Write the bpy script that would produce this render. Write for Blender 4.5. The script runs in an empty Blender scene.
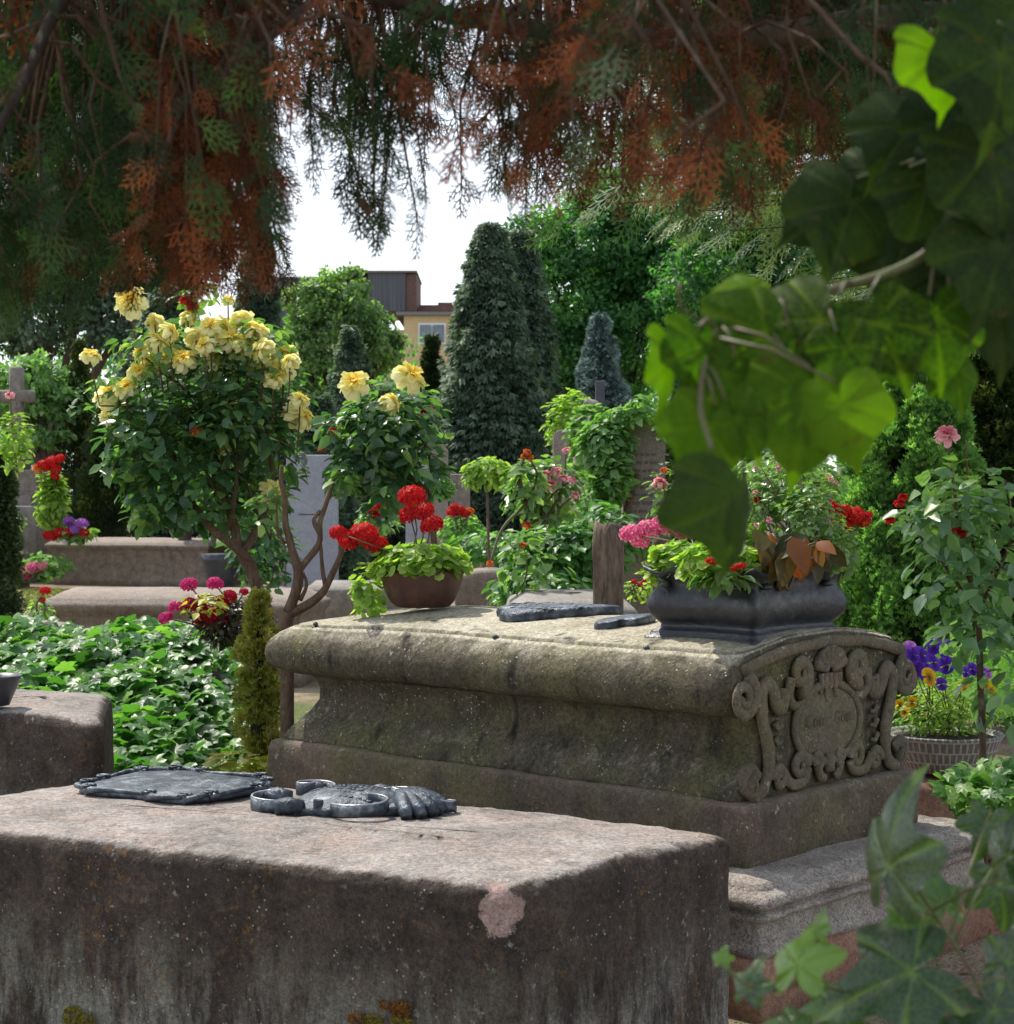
import bpy, math, random
import numpy as np
from mathutils import Vector, Matrix, noise

random.seed(7); rng = np.random.default_rng(7)
R = math.radians
sc = bpy.context.scene
COL = sc.collection

# ------------------------------------------------------------------ camera
F = 1750.0; CX, CY = 507.0, 512.0; CH = 1.40
PIT = math.atan(12.0 / F)
CAM = np.array([0.0, 0.0, CH])
FW = np.array([0, math.cos(PIT), -math.sin(PIT)]); UP = np.array([0, math.sin(PIT), math.cos(PIT)]); RT = np.array([1.0, 0, 0])
def ray(px, py): return FW + (px - CX) / F * RT + (CY - py) / F * UP
def P(px, py, D): return CAM + D * ray(px, py)
def Pz(px, py, z):
    r = ray(px, py); return CAM + r * ((z - CH) / r[2])
def zat(py, D): return P(507, py, D)[2]

cam_d = bpy.data.cameras.new('camera'); cam = bpy.data.objects.new('camera', cam_d); COL.objects.link(cam)
cam.location = (0, 0, CH); cam.rotation_euler = (R(90) - PIT, 0, 0)
cam_d.sensor_width = 36; cam_d.lens = 36 * F / 1024.0; cam_d.clip_start = 0.05; cam_d.clip_end = 2000
cam_d.dof.use_dof = True; cam_d.dof.focus_distance = 5.6; cam_d.dof.aperture_fstop = 13.0
sc.camera = cam
sc.view_settings.view_transform = 'Standard'; sc.view_settings.look = 'None'
sc.view_settings.exposure = 0; sc.view_settings.gamma = 1

# ------------------------------------------------------------------ light
SAZ = math.atan2(-0.655, 0.756); SEL = R(56)
SUND = Vector((math.sin(SAZ) * math.cos(SEL), math.cos(SAZ) * math.cos(SEL), math.sin(SEL)))
w = bpy.data.worlds.new('World'); sc.world = w; w.use_nodes = True
nt = w.node_tree; nt.nodes.clear()
sky = nt.nodes.new('ShaderNodeTexSky'); sky.sky_type = 'NISHITA'; sky.sun_disc = False
sky.sun_elevation = SEL; sky.sun_rotation = SAZ; sky.air_density = 1.0; sky.dust_density = 2.2; sky.ozone_density = 1.5
# thin bright summer haze: whitens the sky towards the horizon
tc = nt.nodes.new('ShaderNodeTexCoord'); sx = nt.nodes.new('ShaderNodeSeparateXYZ'); nt.links.new(tc.outputs['Generated'], sx.inputs[0])
mr = nt.nodes.new('ShaderNodeMapRange'); mr.inputs[1].default_value = 0.0; mr.inputs[2].default_value = 0.55
mr.inputs[3].default_value = 0.75; mr.inputs[4].default_value = 0.28; nt.links.new(sx.outputs[2], mr.inputs[0])
mx = nt.nodes.new('ShaderNodeMixRGB'); nt.links.new(mr.outputs[0], mx.inputs[0]); nt.links.new(sky.outputs[0], mx.inputs[1]); mx.inputs[2].default_value = (11.8, 12.2, 12.9, 1)
bg = nt.nodes.new('ShaderNodeBackground'); bg.inputs[1].default_value = 0.14; nt.links.new(mx.outputs[0], bg.inputs[0])
wo = nt.nodes.new('ShaderNodeOutputWorld'); nt.links.new(bg.outputs[0], wo.inputs[0])
sl = bpy.data.lights.new('sun', 'SUN'); sl.energy = 5.0; sl.angle = R(0.5); sl.color = (1, .94, .84)
so = bpy.data.objects.new('sun', sl); COL.objects.link(so); so.rotation_euler = SUND.to_track_quat('Z', 'Y').to_euler(); so.location = (-10, 10, 20)

# ------------------------------------------------------------------ node helper
class NG:
    def __init__(s, name):
        s.m = bpy.data.materials.new(name); s.m.use_nodes = True; s.t = s.m.node_tree; s.t.nodes.clear()
        s.out = s.n('ShaderNodeOutputMaterial')
        s.co = s.n('ShaderNodeTexCoord').outputs['Object']
    def n(s, ty, **kw):
        x = s.t.nodes.new(ty)
        for k, v in kw.items(): setattr(x, k, v)
        return x
    def set(s, sock, v):
        if isinstance(v, bpy.types.NodeSocket): s.t.links.new(v, sock)
        elif isinstance(v, (tuple, list)) and len(v) == 3 and sock.type == 'RGBA': sock.default_value = (*v, 1)
        else: sock.default_value = v
    def noise(s, scale, detail=6, rough=.6, stretch=None, off=0, dist=0):
        x = s.n('ShaderNodeTexNoise'); x.inputs['Scale'].default_value = scale; x.inputs['Detail'].default_value = detail
        x.inputs['Roughness'].default_value = rough; x.inputs['Distortion'].default_value = dist
        m = s.n('ShaderNodeMapping'); s.set(m.inputs[0], s.co); m.inputs[1].default_value = (off, off * 1.7, off * .3)
        if stretch: m.inputs[3].default_value = stretch
        s.t.links.new(m.outputs[0], x.inputs[0]); return x.outputs[0]
    def vor(s, scale, stretch=None, out='Distance', feat='F1'):
        x = s.n('ShaderNodeTexVoronoi', feature=feat); x.inputs['Scale'].default_value = scale
        m = s.n('ShaderNodeMapping'); s.set(m.inputs[0], s.co)
        if stretch: m.inputs[3].default_value = stretch
        s.t.links.new(m.outputs[0], x.inputs[0]); return x.outputs[out]
    def mr(s, v, a, b, c=0., d=1.):
        x = s.n('ShaderNodeMapRange'); s.set(x.inputs[0], v)
        for i, q in enumerate((a, b, c, d)): s.set(x.inputs[i + 1], q)
        return x.outputs[0]
    def mix(s, f, a, b, mode='MIX'):
        x = s.n('ShaderNodeMixRGB', blend_type=mode); s.set(x.inputs[0], f); s.set(x.inputs[1], a); s.set(x.inputs[2], b); return x.outputs[0]
    def ma(s, op, a, b=0.):
        x = s.n('ShaderNodeMath', operation=op); s.set(x.inputs[0], a); s.set(x.inputs[1], b); return x.outputs[0]
    def attr(s, name):
        x = s.n('ShaderNodeAttribute', attribute_name=name); return x.outputs['Fac']
    def ramp(s, f, stops):
        x = s.n('ShaderNodeValToRGB'); s.set(x.inputs[0], f); e = x.color_ramp.elements
        while len(e) < len(stops): e.new(.5)
        for q, (p, c) in zip(e, stops): q.position = p; q.color = (*c, 1)
        return x.outputs[0]
    def nz(s):
        g = s.n('ShaderNodeNewGeometry'); x = s.n('ShaderNodeSeparateXYZ'); s.t.links.new(g.outputs['Normal'], x.inputs[0]); return x.outputs[2]
    def oz(s, i=2):
        x = s.n('ShaderNodeSeparateXYZ'); s.set(x.inputs[0], s.co); return x.outputs[i]
    def bump(s, h, strength=.5, dist=.01, normal=None):
        x = s.n('ShaderNodeBump'); s.set(x.inputs['Height'], h); x.inputs['Strength'].default_value = strength; x.inputs['Distance'].default_value = dist
        if normal is not None: s.set(x.inputs['Normal'], normal)
        return x.outputs[0]
    def pbr(s, col, rough=.8, bump=None, metal=0., spec=.5, trans=0., tcol=None, **kw):
        b = s.n('ShaderNodeBsdfPrincipled'); s.set(b.inputs['Base Color'], col); s.set(b.inputs['Roughness'], rough)
        s.set(b.inputs['Metallic'], metal); s.set(b.inputs['Specular IOR Level'], spec)
        if bump is not None: s.set(b.inputs['Normal'], bump)
        for k, v in kw.items(): s.set(b.inputs[k.replace('_', ' ')], v)
        o = b.outputs[0]
        if trans > 0:
            t = s.n('ShaderNodeBsdfTranslucent'); s.set(t.inputs[0], tcol if tcol is not None else col)
            mm = s.n('ShaderNodeMixShader'); mm.inputs[0].default_value = trans
            s.t.links.new(o, mm.inputs[1]); s.t.links.new(t.outputs[0], mm.inputs[2]); o = mm.outputs[0]
        s.t.links.new(o, s.out.inputs[0]); return s.m

def mat_leaf(name, dark, mid, light, rough=.45, trans=.35, tmul=(1.5, 1.9, .6), spec=.5, vein=False):
    g = NG(name); t = g.attr('tint')
    c = g.ramp(t, [(0, dark), (.55, mid), (1, light)])
    c = g.mix(.5, c, g.mix(g.noise(25, 3), (.55, .55, .55), (1.25, 1.25, 1.1)), 'MULTIPLY')
    bmp = None
    if vein:
        v = g.attr('vein'); c = g.mix(g.ma('MULTIPLY', v, .45), c, (light[0] * 1.6, light[1] * 1.4, light[2] * 1.3))
        cell = g.vor(170, feat='DISTANCE_TO_EDGE'); fine = g.mr(cell, .0, .09, 1, 0); c = g.mix(g.ma('MULTIPLY', fine, .35), c, (light[0] * 1.3, light[1] * 1.2, light[2])); bmp = g.bump(g.ma('ADD', g.ma('MULTIPLY', v, -1.), g.ma('MULTIPLY', cell, .5)), .5, .002)
        c = g.mix(g.mr(g.noise(30, 4), .35, .7), c, g.mix(1., c, (1.5, 1.35, 1.1), 'MULTIPLY')); c = g.mix(g.ma('MULTIPLY', g.mr(g.noise(55, 3, off=8), .66, .70), .8), c, (.10, .07, .02))
        tc_ = g.mix(1., c, tmul, 'MULTIPLY'); tc_ = g.mix(g.ma('MULTIPLY', fine, .35), tc_, g.mix(1., tc_, (.45, .5, .5), 'MULTIPLY')); tc_ = g.mix(g.mr(g.noise(14, 4, off=5), .4, .62, 0, .55), tc_, g.mix(1., tc_, (.35, .4, .4), 'MULTIPLY')); tc_ = g.mix(g.ma('MULTIPLY', v, .6), tc_, g.mix(1., tc_, (.6, .6, .6), 'MULTIPLY'))
        return g.pbr(c, g.mr(g.noise(60, 3), .3, .7, rough - .08, rough + .15), bmp, spec=spec, trans=trans, tcol=tc_)
    return g.pbr(c, rough, bmp, spec=spec, trans=trans, tcol=g.mix(1., c, tmul, 'MULTIPLY'))

def mat_petal(name, c0, c1, c2, trans=.48, rough=.6):
    g = NG(name); t = g.attr('tint'); c = g.ramp(t, [(0, c0), (.5, c1), (1, c2)])
    return g.pbr(c, rough, trans=trans, spec=.3)

def mat_bark(name, a, b, scale=30, lichen=0.):
    g = NG(name); n1 = g.noise(scale, 8, .7, (1, 1, .22)); n2 = g.noise(6, 4)
    c = g.mix(g.mr(n1, .35, .65), a, b); c = g.mix(g.mr(n2, .5, .75, 0, .5), c, (b[0] * 1.3, b[1] * 1.35, b[2] * 1.2))
    if lichen: c = g.mix(g.mr(g.noise(11, 5, off=3), .58, .66, 0, lichen), c, (.25, .3, .2))
    return g.pbr(c, .9, g.bump(n1, .9, .02), spec=.2)

def mat_stone(name, light, dark, side=None, side_amt=.9, pale=(.42, .42, .36), lichen=.5, moss=None, moss_amt=0., streak=0.,
              bump=.5, warm=None, warm_amt=0., sc_=1., low=None, thr=(.35, .75), orange=0., chip=False, grain=.35):
    g = NG(name)
    n0 = g.noise(2.2 * sc_, 5, .6); n1 = g.noise(9 * sc_, 8, .7, off=2); n2 = g.noise(70 * sc_, 4, .7); n3 = g.noise(4 * sc_, 6, .65, off=9)
    c = g.mix(g.mr(g.ma('ADD', g.ma('MULTIPLY', n0, .5), g.ma('MULTIPLY', n1, .5)), .36, .64), dark, light)
    if warm: c = g.mix(g.mr(n3, .48, .68, 0, warm_amt), c, warm)
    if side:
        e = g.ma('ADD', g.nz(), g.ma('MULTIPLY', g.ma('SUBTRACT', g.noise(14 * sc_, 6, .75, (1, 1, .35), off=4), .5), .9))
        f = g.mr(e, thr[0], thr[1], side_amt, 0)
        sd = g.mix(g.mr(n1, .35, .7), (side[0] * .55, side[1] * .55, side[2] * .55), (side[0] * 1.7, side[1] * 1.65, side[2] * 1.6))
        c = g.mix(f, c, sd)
    if moss:
        c = g.mix(g.mr(g.noise(3.2 * sc_, 7, .7, off=6), .47, .66, 0, moss_amt), c, moss)
    if streak:
        s1 = g.mr(g.noise(7, 5, .6, (1.6, 1.6, .18), off=11), .58, .72, 0, streak)
        c = g.mix(s1, c, (.018, .017, .015))
    if low:   # paler bloom rising from the foot of the stone, in vertical runs
        zf = g.mr(g.oz(), low[0], low[1], 1, 0); f = g.ma('MULTIPLY', zf, g.mr(g.noise(10, 7, .75, (1, 1, .22), off=15), .44, .58))
        c = g.mix(g.ma('MULTIPLY', f, .75), c, pale)
    if lichen:
        a = g.mr(g.noise(26 * sc_, 5, .65, off=7), .62, .68); b = g.mr(g.noise(3 * sc_, 3, off=12), .42, .6)
        c = g.mix(g.ma('MULTIPLY', g.ma('MULTIPLY', a, b), lichen), c, pale)
        sp = g.ma('MULTIPLY', g.mr(g.vor(55 * sc_), .10, .17, 1, 0), g.mr(g.noise(8 * sc_, 3, off=21), .5, .6))
        c = g.mix(g.ma('MULTIPLY', sp, lichen), c, (.55, .55, .48))
    if orange:
        o = g.ma('MULTIPLY', g.mr(g.noise(40, 4, .7, off=31), .56, .64), g.mr(g.noise(3.5, 3, off=33), .5, .62))
        c = g.mix(g.ma('MULTIPLY', o, orange), c, (.28, .14, .03))
    if chip: c = g.mix(g.mr(g.ma('ADD', g.attr('tint'), g.ma('MULTIPLY', g.ma('SUBTRACT', g.noise(16, 5, .7, off=17), .5), 1.1)), .72, .80), c, g.mix(n1, (.5,.37,.33), (.3,.2,.18)))
    n4 = g.noise(190 * sc_, 3, .8, off=3)
    c = g.mix(1., c, g.mix(g.mr(n2, .3, .7), (1 - grain,) * 3, (1 + grain * .7,) * 3), 'MULTIPLY')
    c = g.mix(1., c, g.mix(g.mr(n4, .35, .65), (1 - grain * .8,) * 3, (1 + grain * .6,) * 3), 'MULTIPLY')
    h = g.ma('ADD', g.ma('MULTIPLY', n1, 1.), g.ma('MULTIPLY', n2, .45))
    h = g.ma('SUBTRACT', h, g.mr(g.vor(38 * sc_), .0, .22, .35, 0))
    return g.pbr(c, .92, g.bump(h, bump, .012), spec=.25)

def mat_simple(name, a, b=None, rough=.6, scale=12, metal=0., bump=.2, spec=.5):
    g = NG(name); b = b or tuple(x * .7 for x in a); n = g.noise(scale, 6, .65)
    return g.pbr(g.mix(g.mr(n, .35, .65), a, b), g.mr(g.noise(scale * 3, 3), .3, .7, rough - .08, min(1, rough + .1)), g.bump(g.noise(scale * 6, 4), bump, .004), metal=metal, spec=spec)

# ------------------------------------------------------------------ mesh builder
class MB:
    def __init__(s): s.V = []; s.Fc = []; s.T = []; s.X = []; s.M = []; s.n = 0
    def add(s, v, faces, tint=.5, vein=None, mi=0):
        """faces: list of index tuples or list of (K,m) arrays"""
        v = np.asarray(v, float); k = len(v)
        s.V.append(v); s.T.append(np.broadcast_to(np.asarray(tint, float), (k,)).copy()); s.X.append(np.zeros(k) if vein is None else np.asarray(vein, float))
        if len(faces) and isinstance(faces[0], np.ndarray) and faces[0].ndim == 2: arrs = faces
        else:
            d = {}
            for f in faces: d.setdefault(len(f), []).append(f)
            arrs = [np.array(q, int) for q in d.values()]
        for a in arrs: s.Fc.append(a + s.n); s.M.append(np.full(len(a), mi))
        s.n += k; return s
    def inst(s, tpl, M, Tr, tint=.5, mi=0, jit=0.):
        V, faces, tt, vn = tpl; N = len(Tr)
        if N == 0: return s
        W_ = np.einsum('nij,kj->nki', M, V) + Tr[:, None, :]; k = len(V)
        if np.ndim(tint) == 0: tint = np.full(N, tint)
        t = np.clip(tint[:, None] + tt[None, :], 0, 1)
        off = (np.arange(N) * k)[:, None, None]
        arrs = [(a[None] + off).reshape(-1, a.shape[1]) for a in faces]
        return s.add(W_.reshape(-1, 3), arrs, t.reshape(-1), np.tile(vn, N), mi)
    def tube(s, pts, rad, n=8, tint=.5, cap=True, flat=None, mi=0):
        pts = np.asarray(pts, float); m = len(pts); rad = np.broadcast_to(np.asarray(rad, float), (m,))
        tg = np.gradient(pts, axis=0); tg /= np.linalg.norm(tg, axis=1)[:, None] + 1e-12
        a = np.array([0, 0, 1.]) if abs(tg[0][2]) < .9 else np.array([1., 0, 0])
        if flat is not None: a = np.asarray(flat, float)
        vs = []; nrm = None
        for i in range(m):
            if flat is not None: nrm = a - tg[i] * a.dot(tg[i])
            elif nrm is None: nrm = np.cross(tg[i], a)
            else: nrm = nrm - tg[i] * nrm.dot(tg[i])
            nrm = nrm / (np.linalg.norm(nrm) + 1e-12); bn = np.cross(tg[i], nrm)
            th = np.arange(n) * 2 * math.pi / n
            vs.append(pts[i] + rad[i] * (np.cos(th)[:, None] * nrm + np.sin(th)[:, None] * bn))
        return s.rings(vs, cap, tint, mi)
    def rings(s, rings, cap=True, tint=.5, mi=0, capb=None):
        m = len(rings); n = len(rings[0]); v = np.concatenate(rings)
        i = np.arange(n); j = (i + 1) % n; q = []
        for k in range(m - 1): q.append(np.stack([k * n + i, k * n + j, (k + 1) * n + j, (k + 1) * n + i], 1))
        fs = [np.concatenate(q)]
        if cap:
            v = np.concatenate([v, [rings[0].mean(0), rings[-1].mean(0)]]); c0 = m * n; c1 = c0 + 1
            fs.append(np.stack([j, i, np.full(n, c0)], 1)); fs.append(np.stack([(m - 1) * n + i, (m - 1) * n + j, np.full(n, c1)], 1))
        return s.add(v, fs, tint, mi=mi)
    def lathe(s, prof, c, n=32, tint=.5, sx=1., sy=1., rot=0., cap=True, mi=0):
        th = np.arange(n) * 2 * math.pi / n + rot
        return s.rings([np.stack([c[0] + r * sx * np.cos(th), c[1] + r * sy * np.sin(th), np.full(n, c[2] + z)], 1) for r, z in prof], cap, tint, mi)
    def box(s, c, size, rz=0., bev=.0, tint=.5, mi=0):
        hx, hy, hz = [q / 2 for q in size]; b = bev; cr, sr = math.cos(rz), math.sin(rz)
        def ring(ix, z):
            x, y = hx - ix, hy - ix; q = min(b, x * .3, y * .3) if b else 0
            p = [(x - q, -y), (x, -y + q), (x, y - q), (x - q, y), (-x + q, y), (-x, y - q), (-x, -y + q), (-x + q, -y)] if q else [(x, -y), (x, y), (-x, y), (-x, -y)]
            return np.array([(c[0] + px * cr - py * sr, c[1] + px * sr + py * cr, c[2] + z) for px, py in p])
        rs = [ring(b, -hz), ring(0, -hz + b), ring(0, hz - b), ring(b, hz)] if b else [ring(0, -hz), ring(0, hz)]
        return s.rings(rs, True, tint, mi)
    def noise(s, amp, scale, amp2=0, scale2=0):
        for V in s.V:
            for k in range(len(V)):
                p = Vector(V[k]); d = noise.noise_vector(p * scale) * amp
                if amp2: d = d + noise.noise_vector(p * scale2) * amp2
                V[k] += np.array(d)
        return s
    def build(s, name, mat, parent=None, smooth=True, base=None, sharp=None):
        V = np.concatenate(s.V) if s.V else np.zeros((0, 3))
        if base is None and parent is not None: base = parent['_b'] if '_b' in parent else None
        if base is not None: V = V - np.asarray(base[:3])
        me = bpy.data.meshes.new(name); me.vertices.add(len(V)); me.vertices.foreach_set('co', V.astype(np.float32).ravel())
        tot = np.concatenate([np.full(len(a), a.shape[1]) for a in s.Fc]); loops = np.concatenate([a.ravel() for a in s.Fc])
        me.loops.add(len(loops)); me.loops.foreach_set('vertex_index', loops.astype(np.int32))
        me.polygons.add(len(tot)); st = np.concatenate([[0], np.cumsum(tot)[:-1]]); me.polygons.foreach_set('loop_start', st.astype(np.int32))
        mats = mat if isinstance(mat, (list, tuple)) else [mat]
        for m in mats: me.materials.append(m)
        me.polygons.foreach_set('material_index', np.concatenate(s.M).astype(np.int32))
        me.polygons.foreach_set('use_smooth', np.full(len(tot), smooth))
        a = me.attributes.new('tint', 'FLOAT', 'POINT'); a.data.foreach_set('value', np.concatenate(s.T).astype(np.float32))
        x = np.concatenate(s.X)
        if x.any(): a = me.attributes.new('vein', 'FLOAT', 'POINT'); a.data.foreach_set('value', x.astype(np.float32))
        me.update(calc_edges=True)
        if sharp: me.set_sharp_from_angle(angle=R(sharp))
        o = bpy.data.objects.new(name, me); COL.objects.link(o)
        if parent is not None: o.parent = parent
        elif base is not None: o.location = Vector(base[:3])
        return o

def tag(o, label=None, cat=None, group=None, kind=None):
    if label: o['label'] = label
    if cat: o['category'] = cat
    if group: o['group'] = group
    if kind: o['kind'] = kind
    return o
BASES = []
def thing(name, base, label, cat, group=None):
    o = bpy.data.objects.new(name, None); COL.objects.link(o); o.location = Vector([float(q) for q in base[:3]]); o.empty_display_size = .1
    o['_b'] = [float(q) for q in base[:3]]; BASES.append(o); return tag(o, label, cat, group)
def place(name, mesh, parent, pos, rot=(0, 0, 0), scale=1.):
    o = bpy.data.objects.new(name, mesh); COL.objects.link(o); o.parent = parent
    o.location = Vector([float(a - b) for a, b in zip(pos, parent['_b'])]); o.rotation_euler = rot
    o.scale = (scale,) * 3 if np.ndim(scale) == 0 else scale
    return o

# ------------------------------------------------------------------ random frames and templates
def unit(v): return v / (np.linalg.norm(v, axis=-1, keepdims=True) + 1e-12)
def rdir(N): return unit(rng.normal(size=(N, 3)))
def frames(d, n, s):
    """columns: x side, y = d (length), z ~ n"""
    d = unit(d); x = unit(np.cross(d, n)); z = np.cross(x, d)
    M = np.stack([x, d, z], 2); return M * np.asarray(s).reshape(-1, 1, 1)
def tpl(V, faces, tt=None, vn=None):
    V = np.array(V, float); d = {}
    for f in faces: d.setdefault(len(f), []).append(f)
    return (V, [np.array(q) for q in d.values()], np.zeros(len(V)) if tt is None else np.array(tt), np.zeros(len(V)) if vn is None else np.array(vn))
LEAF = tpl([(0, 0, 0), (.3, .4, .07), (0, .5, 0), (-.3, .4, .07), (.17, .78, .02), (0, 1, -.1), (-.17, .78, .02), (.16, .12, .03), (-.16, .12, .03)],
           [(0, 7, 1, 2), (0, 2, 3, 8), (2, 1, 4, 5), (2, 5, 6, 3)])
LEAF1 = tpl([(0, 0, 0), (.32, .45, .08), (0, 1, -.08), (-.32, .45, .08), (0, .5, 0)], [(0, 1, 4), (1, 2, 4), (0, 4, 3), (4, 2, 3)])
TUFT = tpl([(0, 0, 0), (.22, .5, .05), (0, 1, -.05), (-.22, .5, .05), (.06, .1, 0), (.1, .55, .25), (.0, .9, .3), (-.1, .4, .2),
            (0, 0, 0), (.45, .55, -.1), (.5, .85, -.1), (.25, .6, 0), (-.45, .55, -.1), (-.5, .85, -.1), (-.25, .6, 0)],
           [(0, 1, 2, 3), (4, 5, 6, 7), (8, 9, 10, 11), (8, 12, 13, 14)])
def lobed(outline, bend=.12, fold=.05, ribs=(), nr=3):
    """fan leaf from a list of (x,y) outline points round a centre near the stalk"""
    o = np.array(outline, float); c = np.array([0, .38]); k = len(o); V = [(0, .38, 0)]; vn = [1.]
    for r in range(1, nr + 1):
        t = r / nr
        for i, p in enumerate(o):
            q = c + (p - c) * t; rib = 1. if i in ribs else 0.
            z = -bend * ((q - c) ** 2).sum() * 3 + (0 if rib else fold * t)
            V.append((q[0], q[1], z)); vn.append(rib)
    fs = [(0, 1 + i, 1 + (i + 1) % k) for i in range(k)]
    for r in range(nr - 1):
        a = 1 + r * k; b = a + k
        fs += [(a + i, b + i, b + (i + 1) % k, a + (i + 1) % k) for i in range(k)]
    return tpl(V, fs, None, vn)
IVY = lobed([(0, 0), (.18, -.12), (.42, -.1), (.52, .1), (.38, .28), (.5, .42), (.46, .62), (.22, .6), (.12, .8), (0, 1.02), (-.12, .8), (-.22, .6), (-.46, .62), (-.5, .42), (-.38, .28), (-.52, .1), (-.42, -.1), (-.18, -.12)], .12, .05, (0, 3, 6, 9, 12, 15), 2)
a_ = [(.46 * math.sin(t) * (1 + .07 * math.cos(7 * t)), .38 - .46 * math.cos(t) * (1 + .07 * math.cos(7 * t))) for t in np.arange(14) * 2 * math.pi / 14]
ROUND = lobed(a_, -.12, .05, (), 2)
def spray():
    V = []; Fs = []; T = []
    def strip(a, b, wa, wb, t):
        a = np.array(a, float); b = np.array(b, float); d = b - a; n = np.array([-d[1], d[0], 0]); n /= np.linalg.norm(n) + 1e-9
        k = len(V); V.extend([a + n * wa, a - n * wa, b - n * wb, b + n * wb]); Fs.append((k, k + 1, k + 2, k + 3)); T.extend([t - .1, t - .1, t + .15, t + .15])
    ys = np.linspace(0, 1, 7)
    for i in range(6): strip((.02 * math.sin(i * 2), ys[i], -.12 * ys[i] ** 2), (.02 * math.sin(i * 2 + 2), ys[i + 1], -.12 * ys[i + 1] ** 2), .015, .013, -.1)
    for i in range(10):
        y = .06 + i * .093; sd = 1 if i % 2 else -1; L = (.5 * (1 - y) + .13) * random.uniform(.8, 1.15); an = R(random.uniform(36, 52))
        p = np.array((0, y, -.12 * y * y)); d = np.array((sd * math.sin(an), math.cos(an), -.12))
        m = p + d * L * .5; e = m + (d + np.array((0, .35, -.15))) * L * .45
        strip(p, m, .013, .013, 0); strip(m, e, .013, .009, .05)
        for q in range(int(1.6 + L * 6)):
            f = (q + .6) / (2.2 + L * 6); b0 = p + d * L * f; s2 = 1 if q % 2 else -1; a2 = an * sd + s2 * R(42)
            l2 = L * .34 * (1.1 - f * .5); strip(b0, b0 + np.array((math.sin(a2), math.cos(a2), -.1)) * l2, .013, .010, .1)
    return tpl(V, Fs, T)
SPRAY = spray(); SPRAY2 = spray()

# ------------------------------------------------------------------ materials
M = {}
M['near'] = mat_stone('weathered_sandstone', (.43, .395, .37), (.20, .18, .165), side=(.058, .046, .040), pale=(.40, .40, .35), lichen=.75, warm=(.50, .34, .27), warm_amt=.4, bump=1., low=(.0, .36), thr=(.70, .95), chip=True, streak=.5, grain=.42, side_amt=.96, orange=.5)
M['main'] = mat_stone('mossy_sandstone', (.60, .55, .44), (.36, .33, .25), side=(.066, .058, .038), side_amt=.93, thr=(.60, .97), grain=.5, moss=(.17, .17, .05), moss_amt=.42, streak=.95, lichen=1., bump=.7)  # sunlit top and shaded sides painted into the colours, besides moss and stains
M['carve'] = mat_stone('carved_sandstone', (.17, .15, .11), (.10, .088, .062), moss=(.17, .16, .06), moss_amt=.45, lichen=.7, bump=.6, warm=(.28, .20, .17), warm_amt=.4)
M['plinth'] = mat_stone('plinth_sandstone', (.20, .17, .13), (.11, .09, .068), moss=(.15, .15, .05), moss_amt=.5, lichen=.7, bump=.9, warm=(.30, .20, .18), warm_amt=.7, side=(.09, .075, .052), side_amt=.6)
M['step'] = mat_stone('pitted_grey_stone', (.50, .46, .40), (.22, .19, .17), lichen=1., bump=1., grain=.6, warm=(.36, .27, .24), warm_amt=.5, sc_=1.5)
M['red'] = mat_stone('red_sandstone', (.34, .19, .13), (.20, .11, .08), lichen=.3, bump=.8, warm=(.4, .3, .22), warm_amt=.4)
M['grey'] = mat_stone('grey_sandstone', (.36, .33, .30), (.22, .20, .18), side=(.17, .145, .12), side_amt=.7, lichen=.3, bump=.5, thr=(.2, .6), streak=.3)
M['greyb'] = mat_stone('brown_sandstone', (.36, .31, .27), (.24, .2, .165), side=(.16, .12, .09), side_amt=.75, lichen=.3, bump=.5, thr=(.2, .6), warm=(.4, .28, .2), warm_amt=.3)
M['slab'] = mat_stone('pale_grey_granite', (.33, .34, .37), (.25, .26, .29), lichen=.15, bump=.15, sc_=2)
M['slabd'] = mat_stone('rough_brown_stone', (.34, .28, .25), (.22, .18, .16), lichen=.3, bump=.6, moss=(.12, .13, .05), moss_amt=.3)
M['dark'] = mat_simple('dark_granite', (.05, .055, .07), (.03, .03, .04), .35, bump=.1)
g = NG('bronze'); n = g.noise(18, 6, .65); c = g.ramp(n, [(.32, (.018, .024, .034)), (.52, (.07, .085, .11)), (.72, (.26, .31, .34))])
c = g.mix(g.mr(g.noise(40, 4, off=5), .6, .7, 0, .5), c, (.12, .22, .19))
M['bronze'] = g.pbr(c, g.mr(g.noise(60, 4), .3, .7, .22, .5), g.bump(g.ma('ADD', g.noise(70, 5, .7), g.ma('MULTIPLY', g.noise(20, 4, off=3), 1.5)), .8, .006), metal=.45, spec=.5)
g = NG('black_iron'); n = g.noise(14, 6, .65); c = g.ramp(n, [(.3, (.007, .009, .014)), (.6, (.018, .022, .032)), (.8, (.06, .07, .09))])
M['iron'] = g.pbr(c, g.mr(g.noise(30, 4), .3, .7, .30, .6), g.bump(g.noise(60, 5), .5, .006), metal=.15, spec=.9)
M['worn'] = mat_simple('worn_metal_edge', (.42, .44, .46), (.25, .27, .3), .35, 30, .6)
M['brown_pot'] = mat_simple('brown_glazed_pot', (.10, .042, .028), (.05, .022, .016), .35, 20)
M['terra'] = mat_simple('terracotta', (.30, .16, .11), (.2, .1, .07), .8)
M['soil'] = mat_simple('soil', (.05, .035, .025), (.02, .015, .01), .95, 30, bump=1.)
g = NG('dry_ground'); n = g.noise(1.3, 8, .6); n2 = g.noise(40, 6, .7)
c = g.mix(g.mr(n, .4, .6), (.36, .29, .21), (.24, .18, .12)); c = g.mix(g.mr(g.noise(.6, 6, .7, off=4), .52, .6), c, (.14, .17, .06)); c = g.mix(1., c, g.mix(g.mr(n2, .3, .7), (.6, .6, .6), (1.3, 1.3, 1.3)), 'MULTIPLY')
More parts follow.
